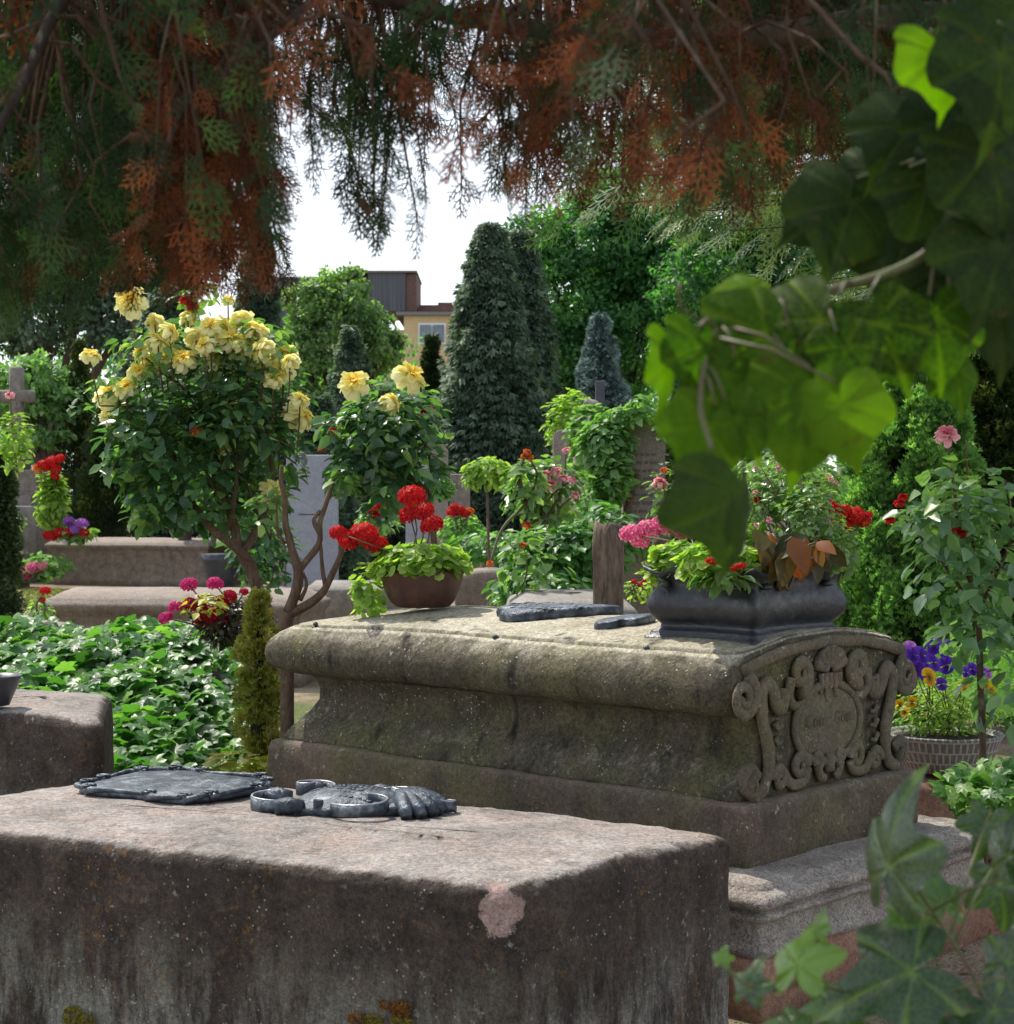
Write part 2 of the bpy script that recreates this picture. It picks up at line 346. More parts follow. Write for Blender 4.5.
M['ground'] = g.pbr(c, .95, g.bump(g.ma('ADD', n2, g.mr(g.vor(60), 0, .5)), .8, .02), spec=.2)
M['path'] = mat_stone('asphalt_path', (.36, .36, .38), (.30, .30, .32), lichen=0, bump=.2)
M['grass'] = mat_leaf('grass', (.10, .12, .03), (.17, .20, .05), (.30, .30, .12), .7)
M['bark'] = mat_bark('dark_bark', (.045, .033, .026), (.12, .09, .07))
M['wood'] = mat_bark('weathered_wood', (.09, .065, .05), (.27, .21, .165), 45, .3)
M['cane'] = mat_bark('rose_wood', (.09, .055, .038), (.20, .135, .095), 60, .5)
M['stem'] = mat_simple('green_stem', (.09, .14, .04), (.12, .07, .04), .5)
# leaves
M['ivy'] = mat_leaf('ivy_leaf', (.03, .09, .025), (.09, .23, .06), (.27, .46, .12), .42, .4, spec=.7)
M['ivyv'] = mat_leaf('near_ivy_leaf', (.008, .024, .014), (.018, .052, .022), (.10, .21, .02), .30, .22, (1.8, 2.3, .3), spec=.7, vein=True)
M['ivyu'] = mat_leaf('hanging_ivy_leaf', (.016, .038, .006), (.034, .085, .007), (.11, .21, .012), .6, .5, (1.7, 2.3, .2), spec=.12, vein=True)
M['rose'] = mat_leaf('rose_leaf', (.03, .08, .045), (.075, .17, .085), (.19, .33, .12), .36, .4, spec=1.)
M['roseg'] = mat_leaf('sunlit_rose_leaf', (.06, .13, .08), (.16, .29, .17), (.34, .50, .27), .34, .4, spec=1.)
M['roseb'] = mat_leaf('pale_rose_leaf', (.07, .14, .06), (.17, .30, .10), (.36, .48, .18), .36, .4, spec=.8)
M['lime'] = mat_leaf('lime_leaf', (.12, .20, .05), (.30, .44, .10), (.58, .64, .22), .5, .45)
M['yellow'] = mat_leaf('yellow_leaf', (.2, .2, .04), (.45, .42, .08), (.65, .6, .25), .5, .35)
M['darkleaf'] = mat_leaf('dark_leaf', (.012, .022, .012), (.035, .03, .02), (.07, .06, .03), .4, .2)
M['cyp'] = mat_leaf('cypress_spray', (.035, .07, .05), (.12, .19, .13), (.28, .37, .27), .6, .3, (1.2, 1.4, .7))
M['yew'] = mat_leaf('yew_needles', (.016, .036, .012), (.045, .08, .022), (.17, .20, .045), .6, .2)
M['thuja'] = mat_leaf('thuja_spray', (.06, .14, .05), (.19, .36, .13), (.38, .56, .22), .7, .45, spec=.2)
M['gold'] = mat_leaf('golden_conifer', (.10, .13, .03), (.30, .30, .07), (.55, .46, .15), .6, .3)
M['oak'] = mat_leaf('broad_leaf', (.03, .10, .05), (.10, .26, .09), (.28, .50, .12), .5, .5)
M['pale'] = mat_leaf('pale_broad_leaf', (.08, .14, .07), (.20, .31, .13), (.38, .50, .24), .5, .5)
M['blue'] = mat_leaf('blue_spruce', (.07, .13, .13), (.18, .27, .26), (.33, .44, .42), .6, .2, (1.1, 1.2, 1))
M['weep'] = mat_leaf('weeping_leaf', (.08, .17, .06), (.19, .34, .13), (.36, .52, .23), .5, .4)
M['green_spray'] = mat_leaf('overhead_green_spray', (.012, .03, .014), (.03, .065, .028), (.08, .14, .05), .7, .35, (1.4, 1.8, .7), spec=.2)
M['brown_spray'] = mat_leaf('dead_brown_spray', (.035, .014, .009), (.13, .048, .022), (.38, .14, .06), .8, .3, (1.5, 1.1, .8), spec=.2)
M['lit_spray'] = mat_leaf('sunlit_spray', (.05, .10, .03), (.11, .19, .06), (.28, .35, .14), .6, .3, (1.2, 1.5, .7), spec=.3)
# petals: tint 0 = heart, 1 = rim
M['p_yellow'] = mat_petal('yellow_petal', (.96, .70, .06), (1., .91, .28), (1., .98, .62))
M['p_red'] = mat_petal('red_petal', (.35, .005, .004), (.62, .010, .012), (.75, .03, .03))
M['p_crimson'] = mat_petal('crimson_petal', (.25, .0, .02), (.50, .005, .03), (.65, .03, .09))
M['p_pink'] = mat_petal('pink_petal', (.70, .14, .20), (.85, .34, .40), (.95, .62, .64))
M['p_mag'] = mat_petal('magenta_petal', (.45, .01, .12), (.68, .03, .24), (.8, .12, .36))
M['p_strip'] = mat_petal('pink_white_petal', (.75, .05, .22), (.80, .12, .32), (.92, .75, .80))
M['p_violet'] = mat_petal('violet_petal', (.05, .01, .16), (.12, .03, .50), (.25, .10, .70))
M['p_lilac'] = mat_petal('lilac_petal', (.25, .05, .4), (.45, .14, .6), (.6, .35, .75))
M['p_gold'] = mat_petal('golden_petal', (.05, .005, .0), (.75, .42, .01), (.85, .6, .02))
M['p_orange'] = mat_petal('orange_petal', (.5, .06, .01), (.75, .14, .02), (.8, .3, .08))
M['p_white'] = mat_petal('white_petal', (.7, .7, .5), (.8, .8, .75), (.85, .85, .82))

# ------------------------------------------------------------------ flower meshes (shared)
def petal_set(rings, seed, frill=.0):
    r = random.Random(seed); mb = MB()
    for (n, Rr, up, L, W_, t) in rings:
        for k in range(n):
            a = (k + r.uniform(-.25, .25)) * 2 * math.pi / n + r.random() * .2 + len(mb.V); e = up + r.uniform(-.14, .14); L2 = L * r.uniform(.88, 1.12)
            d = np.array([math.cos(a), math.sin(a), 0]); s = np.array([-math.sin(a), math.cos(a), 0]); V = []; tt = []
            for i in range(4):
                f = i / 3; ang = e + (.5 - f) * .9; rr = Rr + L2 * f * math.cos(ang); z = L2 * f * math.sin(ang)
                for j in (-1, 0, 1):
                    wd = W_ * (.35 + .65 * math.sin(min(1, f * 1.1) * 1.7)) * (.8 if i == 3 else 1)
                    V.append(d * (rr - .12 * W_ * abs(j)) + s * j * wd * .5 + np.array([0, 0, z + .18 * W_ * abs(j) + (frill * r.uniform(-1, 1) if i == 3 else 0)])); tt.append(min(1, max(0, t + .35 * (f - .5))))
            q = [(i * 3 + j, i * 3 + j + 1, i * 3 + j + 4, i * 3 + j + 3) for i in range(3) for j in range(2)]
            mb.add(V, q, tt)
    return mb
def shared(mb, name, mat):
    o = mb.build(name, mat); me = o.data; bpy.data.objects.remove(o); return me
def rose_mesh(mat, seed):
    return shared(petal_set([(11, .04, -.45, .46, .30, 1.), (12, .04, -.1, .48, .28, .9), (12, .04, .25, .46, .27, .8), (11, .03, .55, .43, .25, .65), (9, .03, .85, .40, .22, .45), (7, .02, 1.1, .36, .18, .25), (4, .0, 1.35, .32, .14, .1)], seed, .045), 'rose_bloom', mat)
ROSE = [rose_mesh(M['p_yellow'], k) for k in (1, 2, 3)]
PINKR = [rose_mesh(M['p_pink'], 11), rose_mesh(M['p_pink'], 12)]
REDR = [rose_mesh(M['p_red'], 13)]; ORR = [rose_mesh(M['p_orange'], 14)]
def umbel(mat, seed, n=34, flat=.75, fs=.19):
    r = np.random.default_rng(seed); mb = MB(); i = np.arange(n) + .5; ph = np.arccos(1 - 1.45 * i / n); th = math.pi * (1 + 5 ** .5) * i
    dirs = np.stack([np.cos(th) * np.sin(ph), np.sin(th) * np.sin(ph), np.cos(ph)], 1)
    for k, d in enumerate(dirs):
        c = d * .40 * r.uniform(.85, 1.1) * np.array([1, 1, flat]); a = unit(np.cross(d, [.3, .5, .8])); b = np.cross(d, a)
        for p in range(5):
            q = p * 1.2566 + r.uniform(-.2, .2); u = a * math.cos(q) + b * math.sin(q); v = np.cross(d, u)
            mb.add([c, c + u * fs * .6 + v * fs * .33 + d * .03, c + u * fs * (1 + r.uniform(-.1, .1)) + d * r.uniform(-.03, .05), c + u * fs * .6 - v * fs * .33 + d * .03], [(0, 1, 2, 3)], [.15, .5, .95, .5] if r.random() < .8 else [.1, .3, .6, .3])
    return shared(mb, 'flower_head', mat)
UMB = {k: [umbel(M['p_' + k], s + 20) for s in range(2)] for k in ('red', 'crimson', 'mag', 'strip', 'lilac', 'pink')}
def pansy(mat):
    mb = MB()
    for a, L, t in ((90, .5, 1), (35, .5, .8), (145, .5, .8), (-60, .48, .6), (-120, .48, .6), (-90, .5, .7)):
        d = np.array([math.cos(R(a)), 0, math.sin(R(a))]); s = np.array([-d[2], 0, d[0]]); V = [(0, -.03, 0)]
        for q in np.linspace(-1, 1, 7): V.append(d * L * (1 - .28 * q * q) + s * q * L * .62 + np.array([0, -.04 * abs(q), 0]))
        mb.add(V, [(0, i + 1, i + 2) for i in range(6)], [0] + [t] * 7)
    return shared(mb, 'flower_head', mat)
PANSY = {k: pansy(M['p_' + k]) for k in ('violet', 'gold', 'lilac')}

# ------------------------------------------------------------------ ring helper: rounded rectangle swept by offsets
def rect_pt_ring(c, lens, z, e, rad, nl=26, nw=12, na=5):
    """c=(O,U,Wv) frame, lens=(L,W); e=(front,far,back,near) inward offsets; front = w 0, near = u 0"""
    O, U, Wv = c; L, Wd = lens; ef, el, eb, en = e
    u0, u1, w0, w1 = en, L - el, ef, Wd - eb; pts = []
    def line(a, b, n): return [(a[0] + (b[0] - a[0]) * i / n, a[1] + (b[1] - a[1]) * i / n) for i in range(n)]
    def arc(cx, cy, a0): return [(cx + rad * math.cos(a0 + math.pi / 2 * i / na), cy + rad * math.sin(a0 + math.pi / 2 * i / na)) for i in range(na)]
    r = rad
    pts += line((u0 + r, w0), (u1 - r, w0), nl) + arc(u1 - r, w0 + r, -math.pi / 2)
    pts += line((u1, w0 + r), (u1, w1 - r), nw) + arc(u1 - r, w1 - r, 0)
    pts += line((u1 - r, w1), (u0 + r, w1), nl) + arc(u0 + r, w1 - r, math.pi / 2)
    pts += line((u0, w1 - r), (u0, w0 + r), nw) + arc(u0 + r, w0 + r, math.pi)
    zz = z if callable(z) else (lambda u, w_: z)
    return np.array([np.array([O[0] + u * U[0] + q * Wv[0], O[1] + u * U[1] + q * Wv[1], zz(u, q)]) for u, q in pts])

# ================================================================== MAIN TOMB
MO = np.array([.672, 4.94]); MU = np.array([-.737, .676]); MW = np.array([.676, .737]); ML, MWD = 2.10, .99
MF = (MO, MU, MW)
def mp(u, w_, z): return np.array([MO[0] + u * MU[0] + w_ * MW[0], MO[1] + u * MU[1] + w_ * MW[1], z])
def arch(u, w_):
    q = abs(w_ - MWD / 2) / (MWD / 2); return .070 * max(0, 1 - q * q) * (1 - max(0, (u - (ML - .5)) / .5) ** 2 * .75)
def lidz(u, w_): return .938 + arch(u, w_)
tomb = thing('tomb', mp(ML / 2, MWD / 2, 0), 'large mossy sandstone tomb with arched lid and carved scroll end, on a moulded step', 'tomb')
# body and bullnose lid
prof = [(.531, .030, .050), (.545, .036, .05), (.565, .045, .05), (.60, .07, .05), (.64, .105, .05), (.68, .125, .05), (.72, .128, .05), (.75, .118, .05), (.768, .10, .05)]
b = MB(); b.rings([rect_pt_ring(MF, (ML, MWD), z, (e, e, e, r), .03, 60, 24) for z, e, r in prof], True); b.noise(.005, 3, .0025, 22)
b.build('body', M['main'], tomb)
lid_prof = [(.765, .115, .052, 0), (.772, .07, .048, 0), (.778, .03, .046, 0), (.79, .004, .045, .0), (.81, -.014, .045, .0), (.84, -.022, .045, .05), (.87, -.018, .045, .2), (.895, -.004, .045, .5), (.915, .018, .045, .75), (.928, .040, .046, .9), (.935, .056, .05, 1.), (.929, .060, .052, 1.), (.930, .064, .053, 1.), (.940, .069, .055, 1.)]
b = MB()
rings = []
for z, e, r, t in lid_prof:
    rings.append(rect_pt_ring(MF, (ML, MWD), (lambda u, q, z=z, t=t: z + arch(u, q) * t), (e, e, e, r), .03 + (.03 if e > -.03 else 0), 70, 30))
for f in (.04, .1, .2, .3, .42, .54, .66, .78, .9, .985):
    o = .07 + (MWD / 2 - .07) * f; en = .056
    rings.append(rect_pt_ring(MF, (ML, MWD), lambda u, q: .940 + arch(u, q), (o, o, o, en + .02 * f), max(.002, .05 * (1 - f)), 70, 30))
b.rings(rings, True); b.noise(.007, 2.6, .003, 18)
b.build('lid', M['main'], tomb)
b = MB(); b.rings([rect_pt_ring(MF, (ML, MWD), z, (e, e, e, e), .015, 50, 24) for z, e in [(.345, .008), (.36, .0), (.42, -.003), (.50, .0), (.522, .006), (.531, .018), (.535, .04)]]); b.noise(.007, 3, .004, 20)
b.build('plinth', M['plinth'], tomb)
sp = [(.10, .03), (.12, .10), (.155, -.175), (.175, -.19), (.19, -.178), (.215, -.160), (.245, -.155), (.258, -.160), (.262, -.180), (.272, -.188), (.281, -.180), (.284, -.160), (.292, -.158), (.296, -.180), (.306, -.192), (.320, -.190), (.330, -.176), (.334, -.150), (.340, -.138), (.350, -.136), (.355, -.12), (.357, -.085), (.3575, .05)]
sp = sp[2:]
b = MB(); b.rings([rect_pt_ring(MF, (ML, MWD), z, (e, e, e, e), .03, 60, 34) for z, e in sp]); b.noise(.008, 3, .006, 16); b.noise(.005, 34)
b.build('step', M['step'], tomb)
b = MB(); b.rings([rect_pt_ring(MF, (ML, MWD), z, (e, e, e, e), .02, 40, 24) for z, e in [(-.05, -.20), (.10, -.205), (.15, -.195), (.165, -.18), (.168, -.1)]]); b.noise(.01, 3, .006, 14)
b.build('base_slab', M['red'], tomb)
# carved end: everything in (w, z) on the plane u = .05
def ep(w_, z, out): return mp(.045 - out, w_, z)
def relief(pts, rad, out=.012, n=10, flat=.8): return [ep(a_, z_, out) for a_, z_ in pts]
cv = MB()
def spiral(c, r0, r1, a0, a1, n=26): return [(c[0] + (r0 + (r1 - r0) * i / n) * math.cos(R(a0 + (a1 - a0) * i / n)), c[1] + (r0 + (r1 - r0) * i / n) * math.sin(R(a0 + (a1 - a0) * i / n))) for i in range(n + 1)]
def smooth_pts(pts, n=8):
    p = [Vector((*q, 0)) if len(q) == 2 else Vector(q) for q in pts]; p = [p[0] * 2 - p[1]] + p + [p[-1] * 2 - p[-2]]; out = []
    for i in range(1, len(p) - 2):
        for k in range(n):
            t = k / n; a, b_, c_, d = p[i - 1:i + 3]
            out.append(.5 * ((2 * b_) + (-a + c_) * t + (2 * a - 5 * b_ + 4 * c_ - d) * t * t + (-a + 3 * b_ - 3 * c_ + d) * t ** 3))
    out.append(p[-2]); return out
def cd(pts, rad, out=.014, mirror=True, n=10, taper=None):
    k = len(pts); rr = np.linspace(rad, taper, k) if taper is not None else np.full(k, rad)
    for m in ((0, 1) if mirror else (0,)):
        q = [ep(MWD - a_ if m else a_, z_, out) for a_, z_ in pts]; cv.tube(q, rr, n)
S = lambda *a: [(v.x, v.y) for v in smooth_pts(list(a))]
cd(spiral((.040, .835), .062, .010, 75, -560, 44), .021, .026, taper=.012)                    # nose volutes
cd([(.05 + .445 * t, .900 + .070 * (1 - (1 - (.05 + .445 * t) / .495) ** 2)) for t in np.linspace(0, 1, 20)], .019, .018)  # arched rim
cd(S((.245, .845), (.235, .80), (.205, .80), (.185, .845), (.155, .865), (.125, .84), (.135, .76), (.165, .68), (.165, .61), (.14, .565), (.10, .548), (.055, .57), (.045, .605), (.08, .625), (.115, .60)), .027, .02, taper=.020)
cd(S((.06, .60), (.075, .585), (.09, .59)), .034, .020)
cd(spiral((.335, .88), .050, .012, -100, 420, 40), .026, .024, taper=.014)
cd(S((.285, .87), (.272, .82), (.31, .79), (.35, .80)), .022, .018, taper=.012)
cd(spiral((.225, .580), .034, .006, 180, -330, 26), .019, .02, taper=.011)
cd(spiral((.335, .605), .038, .008, 0, 430, 26), .019, .02, taper=.011)
cd(S((.375, .60), (.36, .565), (.30, .555), (.265, .575), (.245, .60)), .018, .018)
cd(S((.43, .60), (.445, .565), (.47, .555)), .020, .018, taper=.012)
cd(spiral((.425, .615), .026, .006, -60, 330, 20), .016, .018, taper=.010)
cd([(.495, .575), (.495, .60), (.495, .63)], .022, .018, False)
for k in range(7):   # shell fan over the cartouche
    a = R(90 + (k - 3) * 22); cd([(.495 + math.cos(a) * r_, .878 + math.sin(a) * r_ * .9) for r_ in np.linspace(.015, .088, 6)], .011, .024, False, 8, .021)
for k, (x_, l_) in enumerate(((.45, .06), (.475, .09), (.50, .05), (.525, .075), (.55, .05))):
    cd([(x_, .875 - l_ * t) for t in np.linspace(0, 1, 6)], .015, .018, False, 8, .008)
for z_ in (.60, .64, .685, .73, .775):   # leaf drops beside the pilasters
    cd([(.205, z_ + .02), (.22, z_), (.245, z_ + .006)], .013, .012, True, 8, .006)
t_ = np.linspace(0, 2 * math.pi, 49)[:-1]
ov = np.array([[.495 + .185 * math.cos(a) * (1 - .06 * math.sin(a)), .725 + .118 * math.sin(a)] for a in t_])
ring_o = [ep(a_, z_, .012) for a_, z_ in ov]; ring_o.append(ring_o[0]); cv.tube(ring_o, .014, 8, cap=False)
for V in cv.V: V += 0
cv.noise(.006, 8, .003, 30)
for V in cv.V:   # worn down to a shallow relief
    u = (V[:, :2] - MO) @ MU; nu = np.where(u < .045, .045 - (.045 - u) * .62, u); V[:, :2] += (nu - u)[:, None] * MU
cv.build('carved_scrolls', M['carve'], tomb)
b = MB(); rs = []
for f in (1., .85, .65, .4, .15): rs.append(np.array([ep(.495 + (a_ - .495) * f, .725 + (z_ - .725) * f, .004 + .016 * (1 - f * f)) for a_, z_ in ov]))
b.rings(rs, True); b.noise(.003, 9, .0015, 40); b.build('cartouche', M['carve'], tomb)
# lettering cut on the cartouche
fc = bpy.data.curves.new('inscription', 'FONT'); fc.body = 'Conz: Göttl'; fc.size = .056; fc.align_x = 'CENTER'; fc.align_y = 'CENTER'; fc.extrude = .0006; fc.shear = .15
fo = bpy.data.objects.new('inscription', fc); COL.objects.link(fo); bpy.context.view_layer.update()
me = bpy.data.meshes.new_from_object(fo.evaluated_get(bpy.context.evaluated_depsgraph_get())); bpy.data.objects.remove(fo)
M['letter'] = mat_simple('cut_letter', (.075, .064, .045), (.12, .105, .075), .95)
me.materials.clear(); me.materials.append(M['letter'])
io = bpy.data.objects.new('inscription', me); COL.objects.link(io); io.parent = tomb
Xd = Vector((MW[0], MW[1], 0)); Zd = Vector((-MU[0], -MU[1], 0)); Yd = Vector((0, 0, 1)); pos = Vector(ep(.49, .735, .0208)) - Vector(tomb['_b'])
io.matrix_local = Matrix(((Xd.x, Yd.x, Zd.x, pos.x), (Xd.y, Yd.y, Zd.y, pos.y), (Xd.z, Yd.z, Zd.z, pos.z), (0, 0, 0, 1)))
for u in (.40, 1.02, 1.90):   # small bronze pins along the groove
    c = mp(u, .062, .935); b = MB(); b.lathe([(.004, 0), (.004, .014), (.009, .016), (.010, .022), (.005, .028)], c, 8); b.box((c[0], c[1], c[2] + .006), (.028, .006, .006), .5); b.build('pin', M['bronze'], tomb)

# ================================================================== NEAR TOMB
NQ = [np.array(q) for q in ((0.02, 3.93), (.61, 4.63), (-1.14, 5.58), (-1.80, 4.86))]   # front-right, back-right, back-left, front-left
NC = sum(NQ) / 4
def quad_ring(Q, z, off, rad, n=40, m=22, na=7):
    """rounded ring round a free quadrilateral, inset by off"""
    Q = [np.array(q, float) for q in Q]; k = len(Q); inn = []
    def inset(d):
        out = []
        for i in range(k):
            a, b_, c_ = Q[i - 1], Q[i], Q[(i + 1) % k]; e1 = (b_ - a) / np.linalg.norm(b_ - a); e2 = (c_ - b_) / np.linalg.norm(c_ - b_)
            n1 = np.array([-e1[1], e1[0]]); n2 = np.array([-e2[1], e2[0]]); bis = n1 + n2; out.append(b_ + bis * (d / (1 + n1.dot(n2))))
        return out
    Cn = inset(off + rad); pts = []
    for i in range(k):
        a, c_ = Cn[i], Cn[(i + 1) % k]; p = Cn[i - 1]
        e1 = (a - p) / np.linalg.norm(a - p); e2 = (c_ - a) / np.linalg.norm(c_ - a); n1 = np.array([e1[1], -e1[0]]); n2 = np.array([e2[1], -e2[0]])
        for t in np.arange(na) / (na - 1):
            nn = n1 * (1 - t) + n2 * t; nn /= np.linalg.norm(nn); pts.append(a + nn * rad)
        ns = m if i % 2 == 0 else n
        for t in np.arange(1, ns) / ns: pts.append(a + n2 * rad + (c_ - a) * t)
    return np.array([(p[0], p[1], z) for p in pts])
def block(Q, H_, rnd, corner, amp, amp2, z0=-.05, n=80, m=40, bulge=0.):
    b = MB(); rings = [quad_ring(Q, z0, 0, corner, n, m)]
    for t in np.linspace(0, 1, 12)[1:-1]: rings.append(quad_ring(Q, z0 + (H_ - rnd - z0) * t, -bulge * math.sin(t * 3), corner, n, m))
    for a in np.linspace(0, math.pi / 2, 8): rings.append(quad_ring(Q, H_ - rnd + rnd * math.sin(a), rnd * (1 - math.cos(a)), corner, n, m))
    mn = min(np.linalg.norm(Q[0] - Q[1]), np.linalg.norm(Q[1] - Q[2])) / 2
    for f in (.08, .2, .35, .5, .65, .8, .95): rings.append(quad_ring(Q, H_ + .006 * f, rnd + (mn - rnd - .03) * f, corner * (1 - f) + .004, n, m))
    b.rings(rings, True); return b
near = thing('tomb', (NC[0], NC[1], 0), 'low rough blackened stone block tomb in the foreground with two bronze plaques on top', 'tomb')
b = block(NQ, .525, .04, .04, 0, 0, n=170, m=80)
for V in b.V:
    for k in range(len(V)):
        p = Vector(V[k]); d = noise.noise_vector(p * 1.6) * .014 + noise.noise_vector(p * 9) * .005 + noise.noise_vector(p * 28) * .0035 + noise.noise_vector(p * 60) * .0015
        # chipped front corner and a shallow notch on the end arris
        for cc, rr, pw in (((.0, 3.94, .485), .095, .042), ((.34, 4.29, .53), .09, .028), ((-.9, 4.42, .53), .08, .012), ((-.45, 4.17, .53), .05, .008)):
            q = (p - Vector(cc)).length / rr
            if q < 1:
                q = min(1, q + .35 * noise.noise(p * 14 + Vector((5, 0, 0))));  q = max(q, 0)
                inward = (Vector((NC[0], NC[1], .2)) - p).normalized(); d = d + inward * pw * (1 - q) ** .7
                if pw > .04: b.T[0][k] = .5 + .5 * min(1, 1.3 * (1 - q))
        V[k] += np.array(d)
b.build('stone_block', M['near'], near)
def moss_patch(pos, r, mat, seed, nrm=(0, 0, 1)):
    b = MB(); N = 160; rr = np.random.default_rng(seed); a = rr.random(N) * 6.283; q = np.sqrt(rr.random(N)) * r
    n = np.array(nrm, float); t1 = unit(np.cross(n, [.2, .1, 1.01])) if abs(n[2]) < .9 else np.array([1., 0, 0]); t2 = np.cross(n, t1)
    T = np.array(pos) + np.cos(a)[:, None] * q[:, None] * t1 + np.sin(a)[:, None] * q[:, None] * t2 * .7 + n * ((r * .35) * (1 - (q / r) ** 2))[:, None]
    b.inst(TUFT, frames(n + rr.normal(size=(N, 3)) * .5, rr.normal(size=(N, 3)), r * .3), T, rr.random(N)); return b
M['moss_o'] = mat_leaf('orange_moss', (.12, .04, .01), (.35, .13, .02), (.55, .28, .05), .9, .1)
M['moss_y'] = mat_leaf('yellow_moss', (.12, .10, .01), (.35, .30, .04), (.55, .45, .08), .9, .1)
def nfront(px, py):   # point on the front face of the near tomb
    r = ray(px, py); a = NQ[3]; bb = NQ[0]; d = bb - a; nn = np.array([d[1], -d[0]]); nn /= np.linalg.norm(nn)
    t = (a - CAM[:2]).dot(nn) / (r[:2].dot(nn)); return CAM + r * t + np.array([nn[0], nn[1], 0]) * .012, (nn[0], nn[1], .3)
for (px, py, r_, m_) in ((78, 1016, .035, 'moss_y'), (90, 1020, .03, 'moss_y'), (362, 1019, .028, 'moss_o'), (378, 1021, .03, 'moss_y'), (404, 1008, .028, 'moss_o'), (405, 1019, .03, 'moss_y'), (388, 1004, .016, 'moss_o')):
    q, nn = nfront(px, py); moss_patch(q, r_, M[m_], int(px), nn).build('moss', M[m_], near)
q = Pz(486, 862, .514); moss_patch(q, .024, M['moss_o'], 5).build('moss', M['moss_o'], near)

# ------------------------------------------------------------------ bronze plaques on it
NA = unit(np.array([.862, -.507])); NB = np.array([.507, .862])
def fr(c, A, B): return lambda a, b_, h=0.: np.array([c[0] + a * A[0] + b_ * B[0], c[1] + a * A[1] + b_ * B[1], c[2] + h])
T1 = Pz(176, 788, .54); T1[2] = .538
L_ = fr(T1, NA, NB)
pq = thing('bronze_plaque', T1, 'flat tarnished bronze plaque with plain panel and curled frame, further left on the dark block', 'plaque')
b = MB(); th = np.arange(60) * 2 * math.pi / 60
def pr(s, h): return np.array([L_(.255 * s * np.sign(math.cos(a)) * abs(math.cos(a)) ** .55 * (1 + .05 * math.sin(5 * a)), .215 * s * np.sign(math.sin(a)) * abs(math.sin(a)) ** .6 * (1 + .05 * math.cos(6 * a)), h) for a in th])
b.rings([pr(1, 0), pr(1, .014), pr(.93, .018), pr(.5, .022), pr(.1, .024)]); b.noise(.002, 20); b.build('panel', M['bronze'], pq)
b = MB()
for s0 in range(12):
    a0 = s0 * math.pi / 6 + .2; seg = [pr(1.0 + .03 * math.sin(i * .9), .010 + .010 * math.sin(i * .5))[int((a0 / 6.283 * 60 + i)) % 60] for i in range(6)]
    b.tube(seg, np.linspace(.012, .004, 6), 8, flat=(0, 0, 1))
    c0 = pr(.98, .02)[int(a0 / 6.283 * 60) % 60]; sc1 = [c0 + np.array([math.cos(t), math.sin(t), 0]) * (.022 - .0025 * t) + np.array([0, 0, .006]) for t in np.linspace(0, 7, 18)]
    b.tube(sc1, np.linspace(.006, .003, 18), 6)
b.build('scroll_frame', M['bronze'], pq)
T2 = Pz(352, 803, .55); T2[2] = .532
NA2 = unit(np.array([.93, -.30])); NB2 = np.array([.307, .951])
L_ = fr(T2, NA2, NB2)
pq = thing('bronze_plaque', T2, 'domed bronze plaque with raised lettering, ribbon scrolls and shell foot on the dark block', 'plaque')
b = MB()
def p2(s, h): return np.array([L_(.175 * s * math.cos(a) * (1 + .10 * math.cos(3 * a)), .15 * s * math.sin(a) * (1 + .08 * math.sin(2 * a + .5)), h) for a in th])
b.rings([p2(1.02, 0), p2(1.04, .02), p2(.97, .028), p2(.8, .044), p2(.5, .058), p2(.2, .063), p2(.03, .064)]); b.build('panel', M['bronze'], pq)
b = MB()   # rows of raised lettering, too worn to read
r_ = random.Random(4)
for row in range(7):
    y = -.085 + row * .028; x = -.12 + abs(row - 3) * .008
    while x < .12 - abs(row - 3) * .008:
        wd = r_.uniform(.006, .014); f = (x / .175) ** 2 + (y / .15) ** 2; h = .064 * (1 - f * .62)
        q = L_(x, y, h); b.box(q, (wd, r_.uniform(.010, .015), .006), math.atan2(NA2[1], NA2[0]), .001); x += wd + .004 + (.01 if r_.random() < .2 else 0)
b.build('lettering', M['bronze'], pq)
def ribbon(mb, pts, w_, t=.0045, mi=0):
    """flat strap standing on edge: pts in local a,b,h"""
    q = [L_(*p) for p in pts]; vs = []
    for i, c_ in enumerate(q):
        d = (q[min(i + 1, len(q) - 1)] - q[max(i - 1, 0)]); d = d / (np.linalg.norm(d) + 1e-9); s_ = np.array([-d[1], d[0], 0]); s_ /= np.linalg.norm(s_) + 1e-9
        vs.append(np.array([c_ - s_ * t, c_ + s_ * t, c_ + s_ * t + (0, 0, w_), c_ - s_ * t + (0, 0, w_)]))
    mb.rings(vs, True, mi=mi)
    top = [(np.array(v[2]) + np.array(v[3])) / 2 + np.array([0, 0, .001]) for v in vs]; mb.tube(top, .0034, 6, mi=1)
def sp3(c, r0, r1, a0, a1, h0, h1, n=26): return [(c[0] + (r0 + (r1 - r0) * i / n) * math.cos(R(a0 + (a1 - a0) * i / n)), c[1] + (r0 + (r1 - r0) * i / n) * math.sin(R(a0 + (a1 - a0) * i / n)), h0 + (h1 - h0) * i / n) for i in range(n + 1)]
for pts, w_ in ((sp3((-.215, -.06), .085, .02, -40, -300, 0, .015), .034), (sp3((-.17, .10), .075, .018, -20, 330, .01, .02), .034),
                (sp3((.09, -.10), .10, .022, -150, 120, .01, .03), .030), (sp3((.10, .10), .07, .015, 150, -140, .01, .025), .028), (sp3((-.06, -.13), .05, .012, 200, -60, .0, .02), .028), (sp3((.26, .02), .045, .012, 90, -220, .0, .02), .028)):
    b = MB(); ribbon(b, pts, w_); b.build('ribbon_scroll', [M['bronze'], M['worn']], pq)
